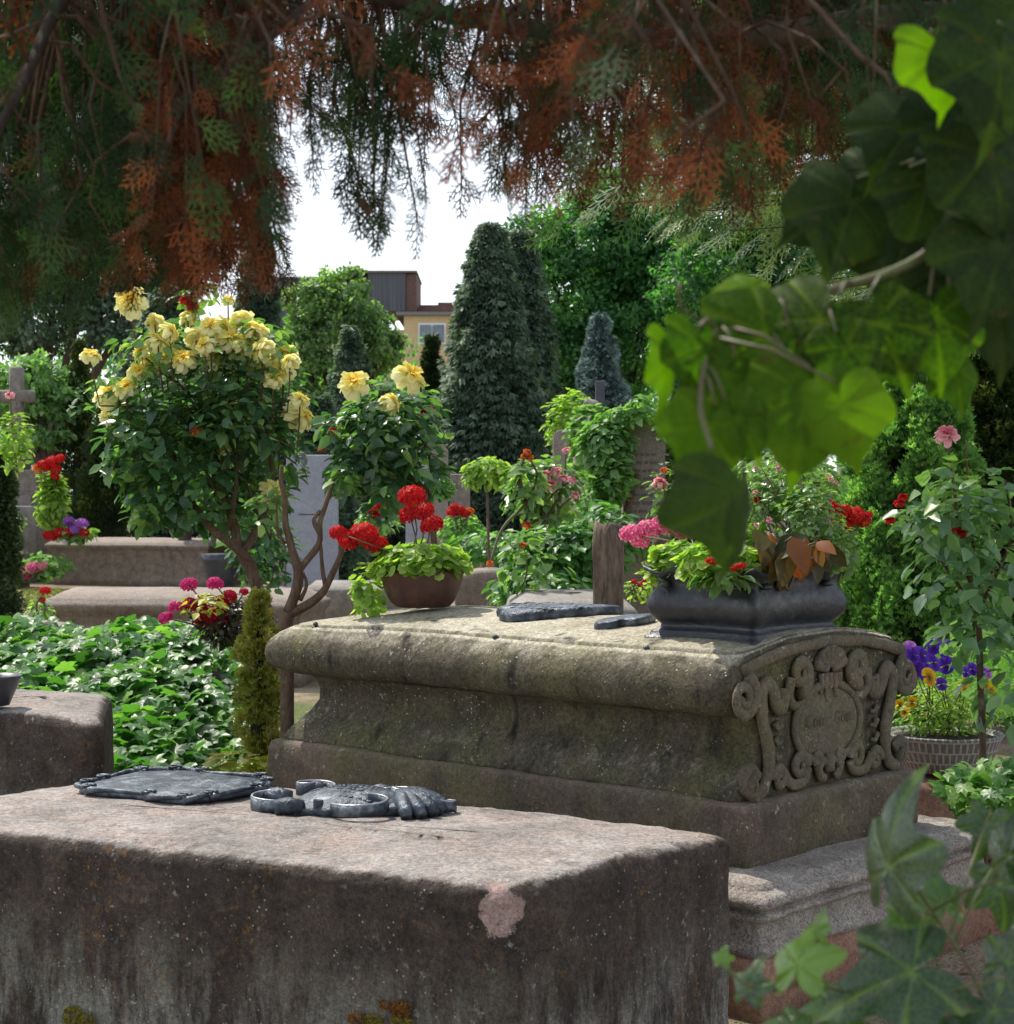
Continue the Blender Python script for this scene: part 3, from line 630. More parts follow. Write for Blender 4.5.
for (x, y, rr_) in ((-.13, -.14, .026), (-.22, -.02, .030), (-.18, .15, .024), (.02, .165, .022), (-.05, .16, .018)):
    b = MB(); b.tube([L_(x - .035, y - .01, .022), L_(x, y, .026), L_(x + .04, y + .012, .024)], [rr_ * .8, rr_, rr_ * .7], 10, flat=(0, 0, 1)); b.build('scroll_knob', M['bronze'], pq)
b = MB()
for k in range(7):
    a = R(-62 + k * 20); q = [L_(.15 + .13 * f * math.cos(a), -.01 + .13 * f * math.sin(a), .045 * (1 - f) ** .6 + .012) for f in np.linspace(0, 1, 8)]; b.tube(q, np.array([.012, .018, .022, .024, .024, .022, .020, .016]), 8)
b.build('shell_foot', M['bronze'], pq)

# ------------------------------------------------------------------ things on the main lid
def on_lid(px, py):
    r = ray(px, py)
    for D in np.arange(4.6, 7.2, .004):
        q = CAM + r * D; d = q[:2] - MO; u, w_ = d.dot(MU), d.dot(MW)
        if 0 < u < ML and .05 < w_ < MWD - .05 and q[2] <= lidz(u, w_): return q
    print('off lid', px, py); return Pz(px, py, 1.02)
def xy_uw(q, pts): return [((q[0] - MO[0] + x) * MU[0] + (q[1] - MO[1] + y) * MU[1], (q[0] - MO[0] + x) * MW[0] + (q[1] - MO[1] + y) * MW[1]) for x, y in pts]
def flat_plate(name, outline_uw, h, label, cat='plaque'):
    """outline in (u,w) of the lid, follows the crown of the lid"""
    o = np.array(outline_uw); c = o.mean(0); base = mp(c[0], c[1], lidz(*c)); t = thing(name, base, label, cat)
    b = MB(); rs = []
    for f, hh in ((1., -.012), (1.02, h * .45), (.99, h * .85), (.93, h), (.6, h + .001), (.3, h + .002), (.03, h + .002)):
        rs.append(np.array([mp(*(c + (p - c) * f), lidz(*(c + (p - c) * f)) + hh + .004) for p in o]))
    b.rings(rs, True); b.build('plate', M['bronze'], t); return t, c, o
def outline(*p): return [(v.x, v.y) for v in smooth_pts([*p, p[0]], 6)][:-1]
t, c, o = flat_plate('epitaph_plate', outline(*xy_uw(on_lid(560, 615), [(.21, -.01), (.15, .06), (.05, .12), (-.08, .13), (-.17, .10), (-.215, .04), (-.19, .0), (-.205, -.06), (-.15, -.12), (-.05, -.12), (.08, -.10), (.16, -.05)])), .030, 'heart-shaped dark bronze epitaph plate with raised lettering, lying on the tomb lid beside the bowl')
b = MB(); r_ = random.Random(9)
for row in range(5):
    for k in range(13):
        u = c[0] - .17 + k * .028; w_ = c[1] - .09 + row * .042
        u += r_.uniform(-.004, .004)
        if r_.random() < .85 and ((u - c[0]) / .19) ** 2 + ((w_ - c[1]) / .12) ** 2 < .85: b.box(mp(u, w_, lidz(u, w_) + .034), (r_.uniform(.006, .018), r_.uniform(.016, .026), .005), math.atan2(MU[1], MU[0]) + r_.uniform(-.2, .2), .001)
tag(b.build('lettering', M['bronze'], t), kind='stuff')
flat_plate('epitaph_plate', outline(*xy_uw(on_lid(622, 625), [(.10, .06), (.06, .05), (.02, .05), (-.02, .02), (-.07, .0), (-.09, -.03), (-.08, -.06), (-.03, -.07), (.0, -.05), (.04, -.06), (.08, -.02), (.11, .03)])), .022, 'small plain bottle-shaped dark plate on the tomb lid, next to the black trough')

# geranium foliage helper ------------------------------------------------
def cloud(mb, T, s, tintf=None, up=.6, out=None, tplt=LEAF, sj=.3, tint=None, droop=0.):
    N = len(T); c = T.mean(0); o = unit(T - c) if out is None else unit(out)
    n = unit(o * .7 + np.array([0, 0, up]) + rdir(N) * .55 + np.array(SUND) * .25); d = unit(rdir(N) * .9 + o * .7 + np.array([0, 0, -droop]))
    d = d - n * (d * n).sum(1)[:, None]
    mb.inst(tplt, frames(d, n, s * rng.uniform(1 - sj, 1 + sj, N)), T, np.clip(rng.normal(.5, .22, N), 0, 1) if tint is None else tint)
def ellip(N, c, r, shell=.5):
    d = rdir(N); q = rng.uniform(shell ** 3, 1, N) ** (1 / 3); return np.array(c) + d * q[:, None] * np.array(r)

# brown bowl with red geraniums
q = on_lid(422, 606); q[2] -= .004
gb = thing('potted_geranium', q, 'brown oval bowl of bright red geraniums on the mossy tomb lid', 'potted plant')
b = MB(); b.lathe([(.085, .0), (.10, .004), (.115, .02), (.135, .06), (.146, .10), (.150, .118), (.153, .126), (.150, .130), (.143, .128), (.138, .115), (.10, .11), (.02, .11)], q, 48, sx=1.0, sy=.75, rot=0); b.build('bowl', M['brown_pot'], gb)
b = MB(); b.lathe([(.137, .116), (.05, .125), (.01, .125)], q, 32, sy=.75, cap=False); b.build('soil', M['soil'], gb)
b = MB(); c = q + (0, 0, .155); T = ellip(800, c, (.175, .13, .075), .45); T = T[T[:, 2] > q[2] + .118]; cloud(b, T, .036, tplt=ROUND)
T = ellip(120, q + (-.19, .02, .06), (.06, .05, .10), .5); cloud(b, T, .035, tplt=ROUND); b.build('foliage', M['lime'], gb)
b = MB(); hd = [(412, 497, .075), (424, 512, .06), (410, 515, .06), (432, 525, .065), (364, 536, .085), (348, 541, .06), (378, 545, .055), (338, 533, .05)]
for k, (px, py, s) in enumerate(hd):
    p = P(px, py, q[1] + rng.uniform(-.06, .06)); b.tube([q + (rng.uniform(-.05, .05), 0, .12), (q + p) / 2 + (0, 0, .08), p], .003, 5)
    place('flower_head', UMB['red'][k % 2], gb, p, (rng.uniform(-.4, .2), rng.uniform(-.4, .4), k), s * 1.5)
b.build('flower_stems', M['stem'], gb)

# black trough -----------------------------------------------------------
TC = mp(.275, .41, 0); tz = .946
tr = thing('planter', (TC[0], TC[1], tz), 'black cast trough with wavy lip standing at the carved end of the tomb lid', 'planter')
tha = R(0); TA = np.array([-MU[0] * 1, -MU[1] * 1]); TB = MW
def trough_ring(s, z, lip=0., conc=.10):
    hx, hy = .215, .268; pts = []
    cs = [(-hx, -hy), (hx, -hy), (hx, hy), (-hx, hy)]
    for i in range(4):
        a, b_ = np.array(cs[i]), np.array(cs[(i + 1) % 4]); e = b_ - a; L = np.linalg.norm(e); n_ = np.array([-e[1], e[0]]) / L
        for k in range(16):
            t = k / 16; bow = conc * L * (4 * t * (1 - t)); f = min(t, 1 - t) * 16
            cut = max(0, 1 - f / 1.2) * .018
            p = a + e * t + n_ * bow; p = p * (1 - cut / .25) * s
            pts.append((TC[0] + p[0] * TA[0] + p[1] * TB[0], TC[1] + p[0] * TA[1] + p[1] * TB[1], tz + z * 1.2 + lip * math.cos(t * 6 * math.pi) * 1.))
    return np.array(pts)
b = MB(); pf = [(1.0, -.01, 0), (1.03, .004, 0), (1.04, .02, 0), (1.02, .032, 0), (.97, .034, 0), (.965, .044, 0), (.93, .048, 0), (.87, .054, 0), (.86, .062, 0), (.91, .072, 0), (.985, .088, 0), (1.01, .108, 0), (1.0, .125, 0), (.955, .143, .001), (.91, .155, .002), (.90, .166, .004), (.93, .180, .007), (1.0, .193, .010), (1.05, .199, .011), (1.05, .206, .011), (.98, .203, .010), (.9, .185, .003), (.86, .17, 0), (.4, .17, 0)]
b.rings([trough_ring(s, z, l) for s, z, l in pf]); b.noise(.003, 12); b.build('trough', M['iron'], tr)
for i in range(4):   # rosettes under the lip at the corners
    r0 = trough_ring(1.0, .165); p = r0[i * 16 + 3]; p2_ = r0[i * 16 + 13]
    for qq in (p, p2_):
        b = MB(); b.lathe([(.004, -.012), (.017, -.008), (.019, 0), (.010, .008), (.002, .01)], qq, 10); b.build('rosette', M['iron'], tr)
b = MB(); b.rings([trough_ring(.85, .172), trough_ring(.4, .182), trough_ring(.02, .182)], False); b.build('soil', M['soil'], tr)
for i in (0, 1, 2, 3):
    p = trough_ring(1.0, 0)[i * 16]; b = MB(); b.lathe([(.02, -.012), (.028, 0), (.026, .018), (.018, .026)], p, 10); b.build('foot', M['iron'], tr)

def plant(name, base, label, cat, group=None): return thing(name, base, label, cat, group)
def stems_to(t, base, ends, r=.003, mat='stem', spread=.03, bow=.05):
    b = MB()
    for e in ends:
        s0 = np.array(base) + (rng.uniform(-spread, spread), rng.uniform(-spread, spread), 0); m = (s0 + e) / 2 + (rng.uniform(-bow, bow), rng.uniform(-bow, bow), bow * .5)
        pts = [np.array(v) for v in smooth_pts([s0, m, e], 5)]; b.tube(pts, np.linspace(r * 1.4, r * .8, len(pts)), 5)
    if ends: b.build('stems', M[mat], t)
TT = tz + .21
# lime leafed geranium with striped flowers at the left of the trough
q = P(700, 585, 5.45)
t = plant('geranium', (q[0], q[1], TT - .02), 'pink and white striped geranium with lime leaves at the left side of the black trough', 'plant')
b = MB()
for (px, py, rx, rz, D, N) in ((680, 560, .10, .055, 5.4, 300), (710, 564, .10, .06, 5.2, 300), (660, 570, .05, .035, 5.45, 90), (735, 562, .09, .06, 5.25, 240), (745, 540, .06, .05, 5.5, 120)): cloud(b, ellip(N, P(px, py, D), (rx, .09, rz), .3), .034, tplt=ROUND)
b.build('foliage', M['lime'], t)
ends = []
for k, (px, py, s) in enumerate(((632, 535, .062), (648, 530, .062), (662, 526, .06), (680, 518, .07), (686, 530, .06), (640, 541, .05), (676, 528, .055))):
    p = P(px, py, 5.5 + .02 * k); ends.append(p); place('flower_head', UMB['strip'][k % 2], t, p, (rng.uniform(-.5, .1), rng.uniform(-.4, .4), k), s * 1.45)
stems_to(t, P(700, 570, 5.4), ends)
q = P(727, 570, 5.15)
t = plant('zinnia', (q[0], q[1], TT - .02), 'low plant with two small round red flowers over the front corner of the black trough', 'plant')
b = MB(); cloud(b, ellip(70, P(722, 578, 5.12), (.09, .05, .02), .2), .045, tint=np.full(70, .4), droop=.4); b.build('foliage', M['roseb'], t)
ends = []
for k, (px, py) in enumerate(((714, 561), (738, 567))):
    p = P(px, py, 5.08); ends.append(p); place('flower_head', UMB['red'][k], t, p, (-.3, 0, k), (.055, .055, .03))
stems_to(t, P(725, 585, 5.15), ends)
# begonia-like big bronze leaves
q = P(775, 580, 5.3)
t = plant('begonia', (q[0], q[1], TT - .02), 'bronze and dark green large leafed begonia in the middle of the black trough', 'plant')
g = mat_leaf('begonia_leaf', (.03, .05, .012), (.12, .10, .03), (.40, .11, .03), .35, .5, (1.6, 1.3, .4)); M['beg'] = g
b = MB(); N = 34
T = np.array([P(rng.uniform(748, 818), rng.uniform(530, 560), rng.uniform(5.15, 5.35)) for _ in range(N)])
d = unit(np.stack([rng.normal(0, .5, N), rng.normal(-.3, .3, N), rng.normal(-.7, .35, N)], 1)); b.inst(LEAF, frames(d, unit(rdir(N) * .5 + (0, -1, .4)), rng.uniform(.07, .13, N)), T, rng.random(N) ** 1.4)
b.build('foliage', M['beg'], t); stems_to(t, P(780, 590, 5.3), [x for x in T[:14]], .004)
# airy white-green filler with red geranium on the right
q = P(800, 575, 5.5)
t = plant('fuchsia', (q[0], q[1], TT - .02), 'airy pale green bush with many tiny pinkish buds rising from the black trough', 'plant')
b = MB()
for (px, py, rx, rz, D, N) in ((790, 490, .11, .09, 5.5, 620), (810, 520, .10, .12, 5.35, 620), (765, 500, .08, .09, 5.5, 300), (832, 545, .06, .08, 5.4, 300), (755, 475, .04, .05, 5.6, 80)): cloud(b, ellip(N, P(px, py, D), (rx, .11, rz), .2), .024)
b.build('foliage', M['roseb'], t)
ends = [P(rng.uniform(745, 840), rng.uniform(460, 545), rng.uniform(5.35, 5.6)) for _ in range(46)]
for k, p in enumerate(ends): place('flower', ROSE[0] if k % 3 == 2 else PINKR[k % 2], t, p, (rng.uniform(-1, 1), rng.uniform(-1, 1), 0), rng.uniform(.014, .024))
stems_to(t, P(800, 590, 5.45), ends[:24], .002)
q = P(835, 575, 5.6)
t = plant('geranium', (q[0], q[1], TT - .02), 'scarlet geranium spreading sideways at the right end of the black trough', 'plant')
b = MB(); cloud(b, ellip(220, P(835, 552, 5.55), (.06, .1, .09), .3), .034, tplt=ROUND, tint=rng.uniform(.2, .7, 220)); b.build('foliage', M['roseb'], t)
ends = []
for k, (px, py, s) in enumerate(((832, 508, .05), (843, 513, .055), (855, 516, .055), (864, 521, .04), (847, 526, .04), (824, 506, .035), (808, 508, .03), (758, 500, .025), (868, 516, .03))):
    p = P(px, py, 5.5); ends.append(p); place('flower_head', UMB['red'][k % 2], t, p, (rng.uniform(-.8, .1), rng.uniform(-.4, .4), k), s * 1.3)
stems_to(t, P(830, 590, 5.55), ends)

# ================================================================== GROUND
def sheet(name, x0, x1, y0, y1, z, mat, n=2, amp=0):
    b = MB(); xs = np.linspace(x0, x1, n); ys = np.linspace(y0, y1, n); X, Y = np.meshgrid(xs, ys)
    V = np.stack([X.ravel(), Y.ravel(), np.full(n * n, z)], 1)
    i, j = np.meshgrid(np.arange(n - 1), np.arange(n - 1)); a = (j * n + i).ravel()
    b.add(V, [np.stack([a, a + 1, a + n + 1, a + n], 1)])
    return tag(b.build(name, mat), kind='structure')
sheet('ground', -400, 400, -30, 900, 0, M['ground'])
sheet('path', -30, 30, 18.2, 21.2, .004, M['path'])
sheet('side_path', -.9, .2, 9.0, 18.2, .004, M['path'])
b = MB(); N = 2600; T = np.stack([rng.uniform(-9, -4.5, N), rng.uniform(22.5, 27, N), np.zeros(N)], 1)
b.inst(TUFT, frames(unit(rdir(N) * .5 + (0, 0, 1)), rdir(N), rng.uniform(.03, .07, N)), T, rng.random(N)); tag(b.build('grass', M['grass']), 'dry short grass beside the sandy path', 'grass', kind='stuff')
# pebbles and crumbs of soil by the right-hand step
b = MB(); N = 900; T = np.stack([rng.uniform(1.0, 2.6, N), rng.uniform(4.0, 8.0, N), np.zeros(N)], 1)
k = (T[:, 0] - .67) * .676 + (T[:, 1] - 4.94) * .737
T[:, 2] = .01
b.inst(tpl([(-.5, -.4, 0), (.5, -.5, .1), (.6, .4, 0), (-.4, .5, 0), (0, 0, .5)], [(0, 1, 4), (1, 2, 4), (2, 3, 4), (3, 0, 4)]), frames(rdir(N) * (1, 1, .2), np.tile((0, 0, 1.), (N, 1)), rng.uniform(.01, .035, N)), T, .5)
tag(b.build('pebbles', M['terra']), 'brown crumbs of earth and gravel around the tomb step', 'gravel', kind='stuff')

# ================================================================== NEAR SURROUNDINGS
def simple_tomb(name, x0, x1, ypy_top, D, label, mat, h=None, depth=.9, skew=0., mould=True, curved=False, rough=.006, base_drop=0):
    """tomb whose front runs from pixel x0 to x1 at depth D, top edge at that pixel row"""
    h = zat(ypy_top, D) if h is None else h; a = P(x0, 500, D)[:2]; c = P(x1, 500, D + skew)[:2]; e = c - a; L = np.linalg.norm(e); U = e / L; W_ = np.array([-U[1], U[0]])
    base = (*((a + c) / 2 + W_ * depth / 2), 0); t = thing(name, base, label, 'tomb'); fr_ = (a, U, W_); b = MB()
    pf = [(-.05, 0), (.10, 0), (.12, .012), (h - .16, .014), (h - .14, .01), (h - .11, -.02), (h - .08, -.03), (h - .05, -.02), (h - .04, .0), (h - .02, .015), (h - .01, .03)] if mould else [(-.05, 0), (h - .08, .0), (h - .03, .012), (h - .01, .03)]
    rr = [rect_pt_ring(fr_, (L, depth), (lambda u, q, z=z: z + ((.06 * (1 - (2 * u / L - 1) ** 2)) if curved and z > h - .1 else 0)), (o, o, o, o), .02, 30, 12) for z, o in pf]
    for f in (.15, .4, .7, .95):
        o = .03 + (depth / 2 - .04) * f; rr.append(rect_pt_ring(fr_, (L, depth), lambda u, q: h + (.06 * (1 - (2 * u / L - 1) ** 2) if curved else .05 * (1 - (2 * q / depth - 1) ** 2)), (o,) * 4, .01, 30, 12))
    b.rings(rr); b.noise(rough, 3, rough * .5, 14); b.build('stone_block', mat, t); return t, (a, U, W_, L, h)
# dark block at the left edge, behind the near tomb
Ql = [np.array(P(104, 500, 6.35)[:2]) + (0, 0), np.array(P(112, 500, 7.2)[:2]), np.array(P(-150, 500, 8.0)[:2]), np.array(P(-160, 500, 7.1)[:2])]
b = block(Ql, .60, .05, .06, 0, 0); b.noise(.012, 2.5, .004, 14)
lb = thing('tomb', (Ql[0][0] - .6, 7.2, 0), 'plain dark stone block with rounded edges at the left edge, behind the near block tomb', 'tomb'); b.build('stone_block', M['near'], lb)
q = Pz(-4, 706, .61); t = thing('bronze_bowl', q, 'small dark metal bowl cut off by the left edge, standing on the dark block', 'bowl')
b = MB(); b.lathe([(.03, 0), (.05, .004), (.07, .05), (.09, .10), (.098, .118), (.092, .118), (.08, .09), (.02, .04)], q, 28); b.build('bowl', M['dark'], t)

# ivy mound
def mound_z(x, y):
    f = min(1, max(0, (y - 7.2) / 2.2)); side = 1 / (1 + math.exp(-(x + 3.6) * 5)) * (1 / (1 + math.exp((x + 1.25 + (y - 8) * .12) * 9)))
    return (.04 + .62 * f ** .75 + .12 * noise.noise(Vector((x * 2.6, y * 2.6, 0)))) * side * (1 if y < 10.3 else max(0, 1 - (y - 10.3) * 2))
b = MB(); nx, ny = 60, 60; V = []; xs = np.linspace(-4.2, -.95, nx); ys = np.linspace(7.0, 10.8, ny)
for y in ys:
    for x in xs: V.append((x, y, mound_z(x, y) - .06))
i, j = np.meshgrid(np.arange(nx - 1), np.arange(ny - 1)); a = (j * nx + i).ravel(); b.add(V, [np.stack([a, a + 1, a + nx + 1, a + nx], 1)])
tag(b.build('ivy_bed_soil', M['soil']), kind='structure')
N = 7500; X = rng.uniform(-4.0, -1.0, N); Y = 7.15 + 3.3 * rng.random(N) ** 1.1
Z = np.array([mound_z(x, y) for x, y in zip(X, Y)]); k = Z > .05; X, Y, Z = X[k], Y[k], Z[k]; N = len(X)
T = np.stack([X, Y, Z + rng.uniform(-.05, .03, N)], 1)
nrm = unit(np.stack([rng.normal(-.15, .4, N), rng.normal(-.25, .45, N), np.full(N, .8)], 1)); d = unit(rdir(N) + (0, -.8, -.4)); 
b = MB(); b.inst(IVY, frames(d - nrm * (d * nrm).sum(1)[:, None], nrm, rng.uniform(.06, .115, N)), T, np.clip(rng.normal(.5, .24, N), 0, 1))
tag(b.build('ivy', M['ivy']), 'glossy green ivy covering the grave bed left of the mossy tomb', 'ivy', kind='stuff')

# conifer helper (built from drooping tufts on a cone)
def conifer(name, label, x, y, h, r, mat, n=9000, ls=.06, z0=0., prof=lambda t: (1 - t) ** .75, group=None, clump=.16, droop=.3, cat='tree', up=0., trunk=.06, lumps=None, tip=0.):
    t = thing(name, (x, y, z0), label, cat, group); b = MB()
    nc = lumps or max(30, int(n / 60)); ct = rng.random(nc) ** .85; ca = rng.random(nc) * 2 * math.pi; pr_ = np.array([prof(q) for q in ct])
    cr = r * pr_ * rng.uniform(.6, 1.14, nc); C_ = np.stack([x + cr * np.cos(ca), y + cr * np.sin(ca), z0 + .04 * h + ct * h * .96], 1)
    per = max(4, n // nc); T = np.repeat(C_, per, 0); rr = np.repeat(clump * r * (.45 + .75 * pr_), per)
    off = rdir(len(T)) * (rng.random(len(T)) ** .5)[:, None]; T = T + off * rr[:, None] * (1, 1, 1.35)
    out = unit(np.stack([T[:, 0] - x, T[:, 1] - y, np.full(len(T), up * 1.0)], 1)); bt = np.repeat(rng.normal(.42, .17, nc), per) + off[:, 2] * .16 + rng.normal(0, .1, len(T))
    d = unit(out + rdir(len(T)) * .55 + (0, 0, -droop)); nn = unit(out * .6 + rdir(len(T)) * .6 + (0, 0, .4))
    b.inst(TUFT, frames(d, nn, ls * rng.uniform(.7, 1.35, len(T))), T, np.clip(bt + tip, 0, 1)); b.build('foliage', mat, t)
    b = MB(); b.tube([(x, y, z0 - .05), (x + .02 * h, y, z0 + h * .5), (x, y, z0 + h * .93)], [trunk, trunk * .6, trunk * .15], 8); b.build('trunk', M['bark'], t)
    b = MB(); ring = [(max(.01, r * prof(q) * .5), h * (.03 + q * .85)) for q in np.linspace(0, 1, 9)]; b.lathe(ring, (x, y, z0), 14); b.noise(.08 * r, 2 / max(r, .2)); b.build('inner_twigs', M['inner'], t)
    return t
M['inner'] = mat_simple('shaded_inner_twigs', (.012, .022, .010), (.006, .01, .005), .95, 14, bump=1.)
conifer('dwarf_conifer', 'small golden-green upright conifer at the left end of the mossy tomb', -.985, 6.95, 1.02, .12, M['gold'], 3800, .026, prof=lambda t: (1 - t) ** .5 * (.8 + .2 * math.cos(t * 9)), clump=.45, droop=-.8, cat='shrub', tip=.15, trunk=.012)
# yellow variegated ivy at the foot
t = thing('ivy_plant', (-1.03, 6.6, 0), 'yellow variegated ivy at the foot of the small golden conifer', 'plant')
b = MB(); T = ellip(230, (-1.02, 6.65, .30), (.16, .2, .16), .3); cloud(b, T, .055, tplt=IVY, tint=rng.random(230)); b.build('foliage', M['yellow'], t)

# ------------------------------------------------------------------ roses
def cane(b, pts, r0, r1, n=7, seed=0):
    q = [np.array(v) for v in smooth_pts(pts, 5)]; q = [p + np.array(noise.noise_vector(Vector(p) * 9 + Vector((seed, 0, 0)))) * r0 * .5 for p in q]
    rr = np.linspace(r0, r1, len(q)) * np.array([1 + .16 * noise.noise(Vector(p) * 30) for p in q]); b.tube(q, rr, n)
D1 = 7.4
rb = thing('rose_bush', P(262, 500, D1) * (1, 1, 0), 'tall bushy standard rose covered in large yellow blooms, left of the mossy tomb', 'rose bush')
b = MB()
base = P(272, 700, D1); base[2] = 0
cane(b, [base, P(270, 640, D1), P(256, 585, D1), P(238, 548, D1 + .02), P(226, 500, D1), P(210, 440, D1)], .034, .014, 9)
cane(b, [P(262, 600, D1), P(248, 560, D1 - .05), P(215, 530, D1 - .1), P(190, 500, D1), P(172, 455, D1)], .022, .009)
cane(b, [P(240, 553, D1), P(262, 520, D1 + .05), P(272, 470, D1), P(262, 410, D1)], .020, .007)
cane(b, [P(228, 530, D1), P(236, 480, D1 - .1), P(232, 400, D1)], .012, .006)
cane(b, [P(243, 560, D1), P(232, 520, D1), P(205, 470, D1), P(180, 400, D1)], .010, .006); sb = b
b = MB()
for (px, py, D, rx, ry, rz, N) in ((195, 405, 7.4, .36, .3, .23, 700), (245, 400, 7.35, .25, .28, .28, 480), (150, 440, 7.3, .20, .22, .24, 340), (190, 480, 7.4, .28, .25, .22, 480), (265, 440, 7.5, .20, .2, .25, 300), (215, 340, 7.5, .34, .25, .10, 260), (235, 500, 7.6, .24, .2, .16, 260), (155, 500, 7.4, .13, .15, .13, 150)):
    T = ellip(N, P(px, py, D), (rx, ry, rz), .35); cloud(b, T, .060, droop=.3, up=.8, sj=.5)
b.build('foliage', M['rose'], rb)
b = MB()
for (px, py, rx, N) in ((160, 350, .20, 110), (110, 385, .08, 30), (250, 350, .22, 110), (130, 430, .10, 50), (215, 420, .3, 110), (272, 500, .07, 40), (120, 470, .08, 30), (145, 515, .08, 30), (200, 300, .1, 30), (80, 410, .05, 8)):
    cloud(b, ellip(N, P(px, py, 7.25), (rx, .15, rx * .6), .1), .055)
b.build('young_foliage', M['roseb'], rb)
YR = [(131, 302, .125), (91, 356, .075), (112, 397, .13), (158, 342, .09), (150, 366, .085), (166, 360, .09), (184, 360, .10), (138, 372, .075), (224, 333, .14), (243, 324, .11), (262, 366, .12), (285, 354, .10), (283, 370, .10), (273, 380, .08), (299, 415, .125), (107, 418, .06), (188, 318, .07), (225, 450, .05), (238, 352, .08), (210, 326, .08), (228, 300, .05), (272, 492, .10), (176, 350, .06), (290, 362, .07), (205, 345, .08), (232, 340, .10), (247, 345, .09), (170, 332, .08), (196, 338, .09), (262, 350, .09), (142, 352, .08), (126, 388, .09), (214, 360, .08), (300, 400, .08), (255, 332, .10), (155, 322, .07)]
for k, (px, py, s) in enumerate(YR):
    p = P(px, py, 7.1 + .25 * rng.random()); lean = (px - 200) / 200; place('rose_bloom', ROSE[k % 3], rb, p, (rng.uniform(.2, 1.1), lean * .5 + rng.uniform(-.3, .3), k), s * 1.22)
    hub = P(215, 440, D1); sb.tube([p - (0, 0, .01), p + (-.01 * lean, .02, -.09), p + (-.04 * lean, .06, -.2), p * .4 + hub * .6, hub], [.003, .0035, .004, .004, .004], 5)
for (px, py) in ((185, 300), (192, 306), (196, 431)): place('rose_bloom', REDR[0] if py < 400 else ORR[0], rb, P(px, py, 7.15), (.3, 0, py), .055)
sb.build('stems', M['cane'], rb)
# second rose, behind the bowl
D2 = 6.9
rb = thing('rose_bush', P(425, 500, D2) * (1, 1, 0), 'young standard rose with three yellow blooms behind the brown bowl', 'rose bush')
b = MB(); base = P(433, 700, D2); base[2] = 0; cane(b, [base, P(432, 600, D2), P(433, 540, D2), P(428, 495, D2), P(400, 470, D2)], .016, .008)
cane(b, [P(430, 505, D2), P(410, 480, D2), P(380, 450, D2), P(365, 420, D2)], .009, .005); cane(b, [P(430, 500, D2), P(430, 460, D2), P(412, 415, D2)], .009, .005); b.build('stems', M['cane'], rb)
b = MB()
for (px, py, rx, rz, N) in ((375, 440, .18, .17, 330), (395, 415, .20, .12, 260), (350, 470, .09, .10, 120), (420, 470, .10, .12, 130), (388, 490, .10, .08, 100), (330, 425, .04, .05, 22), (430, 435, .05, .06, 30)): cloud(b, ellip(N, P(px, py, D2), (rx, .16, rz), .3), .060, droop=.2)
b.build('foliage', M['rose'], rb)
b = MB(); cloud(b, ellip(90, P(390, 430, D2 - .12), (.22, .1, .2), .2), .055); b.build('young_foliage', M['roseb'], rb)
for k, (px, py, s) in enumerate(((354, 384, .115), (410, 377, .125), (391, 403, .085))): place('rose_bloom', ROSE[k], rb, P(px, py, 6.75), (.8, 0, k), s * 1.15)
for (px, py) in ((430, 408), (424, 412), (334, 430), (322, 448)): place('rose_bloom', REDR[0], rb, P(px, py, 6.85), (0, 0, px), .035)
# gnarled bare rose wood in front
rb = thing('rose_stock', P(295, 500, 6.75) * (1, 1, 0), 'gnarled bare pruned rose wood with a few shoots, between the yellow rose and the bowl', 'rose bush')
b = MB(); D3 = 6.75; base = P(288, 720, D3); base[2] = 0
cane(b, [base, P(288, 640, D3), P(290, 610, D3), P(298, 570, D3), P(292, 545, D3), P(286, 510, D3), P(281, 465, D3)], .030, .008, 8)
cane(b, [P(290, 615, D3), P(312, 600, D3), P(330, 580, D3), P(340, 555, D3), P(345, 535, D3)], .020, .007, 8)
cane(b, [P(297, 572, D3), P(318, 545, D3), P(320, 520, D3), P(330, 490, D3), P(336, 470, D3)], .015, .006)
cane(b, [P(320, 535, D3), P(314, 520, D3), P(320, 510, D3)], .010, .007); cane(b, [P(325, 585, D3), P(322, 560, D3), P(320, 540, D3)], .009, .006); cane(b, [P(300, 600, D3), P(306, 585, D3), P(303, 572, D3)], .009, .005)
cane(b, [P(285, 545, D3), P(278, 530, D3), P(276, 500, D3)], .008, .004)
b.build('stems', M['cane'], rb)
b = MB(); cloud(b, ellip(26, P(343, 485, D3), (.05, .05, .06), .2), .06); cloud(b, ellip(18, P(262, 510, D3), (.04, .05, .08), .2), .055); b.build('foliage', M['roseb'], rb)

# flowering bedding helper
def bedding(name, label, px, py, D, rx, rz, leafmat, heads, cat='plant', nleaf=220, ls=.05, hs=.07, tplt=LEAF, group=None, base=None, ry=None, z_base=0.):
    c = P(px, py, D); bs = (c[0], c[1], z_base); t = thing(name, bs, label, cat, group); b = MB()
    cloud(b, ellip(nleaf, c, (rx, ry or rx * .7, rz), .3), ls, tplt=tplt); b.build('foliage', leafmat, t); ends = []
    for k, h in enumerate(heads):
        kind, hx, hy = h[:3]; s = h[3] if len(h) > 3 else hs
        p = P(hx, hy, D - rx * .5 + rng.uniform(-.03, .03)); ends.append(p)
        me = kind[k % len(kind)]; place('flower_head' if me.name.startswith('flower_head') else 'rose_bloom', me, t, p, (rng.uniform(-.6, .2), rng.uniform(-.4, .4), k), s)
    stems_to(t, (c[0], c[1], max(z_base, c[2] - rz)), ends[:40], .004 if D < 10 else .008); return t
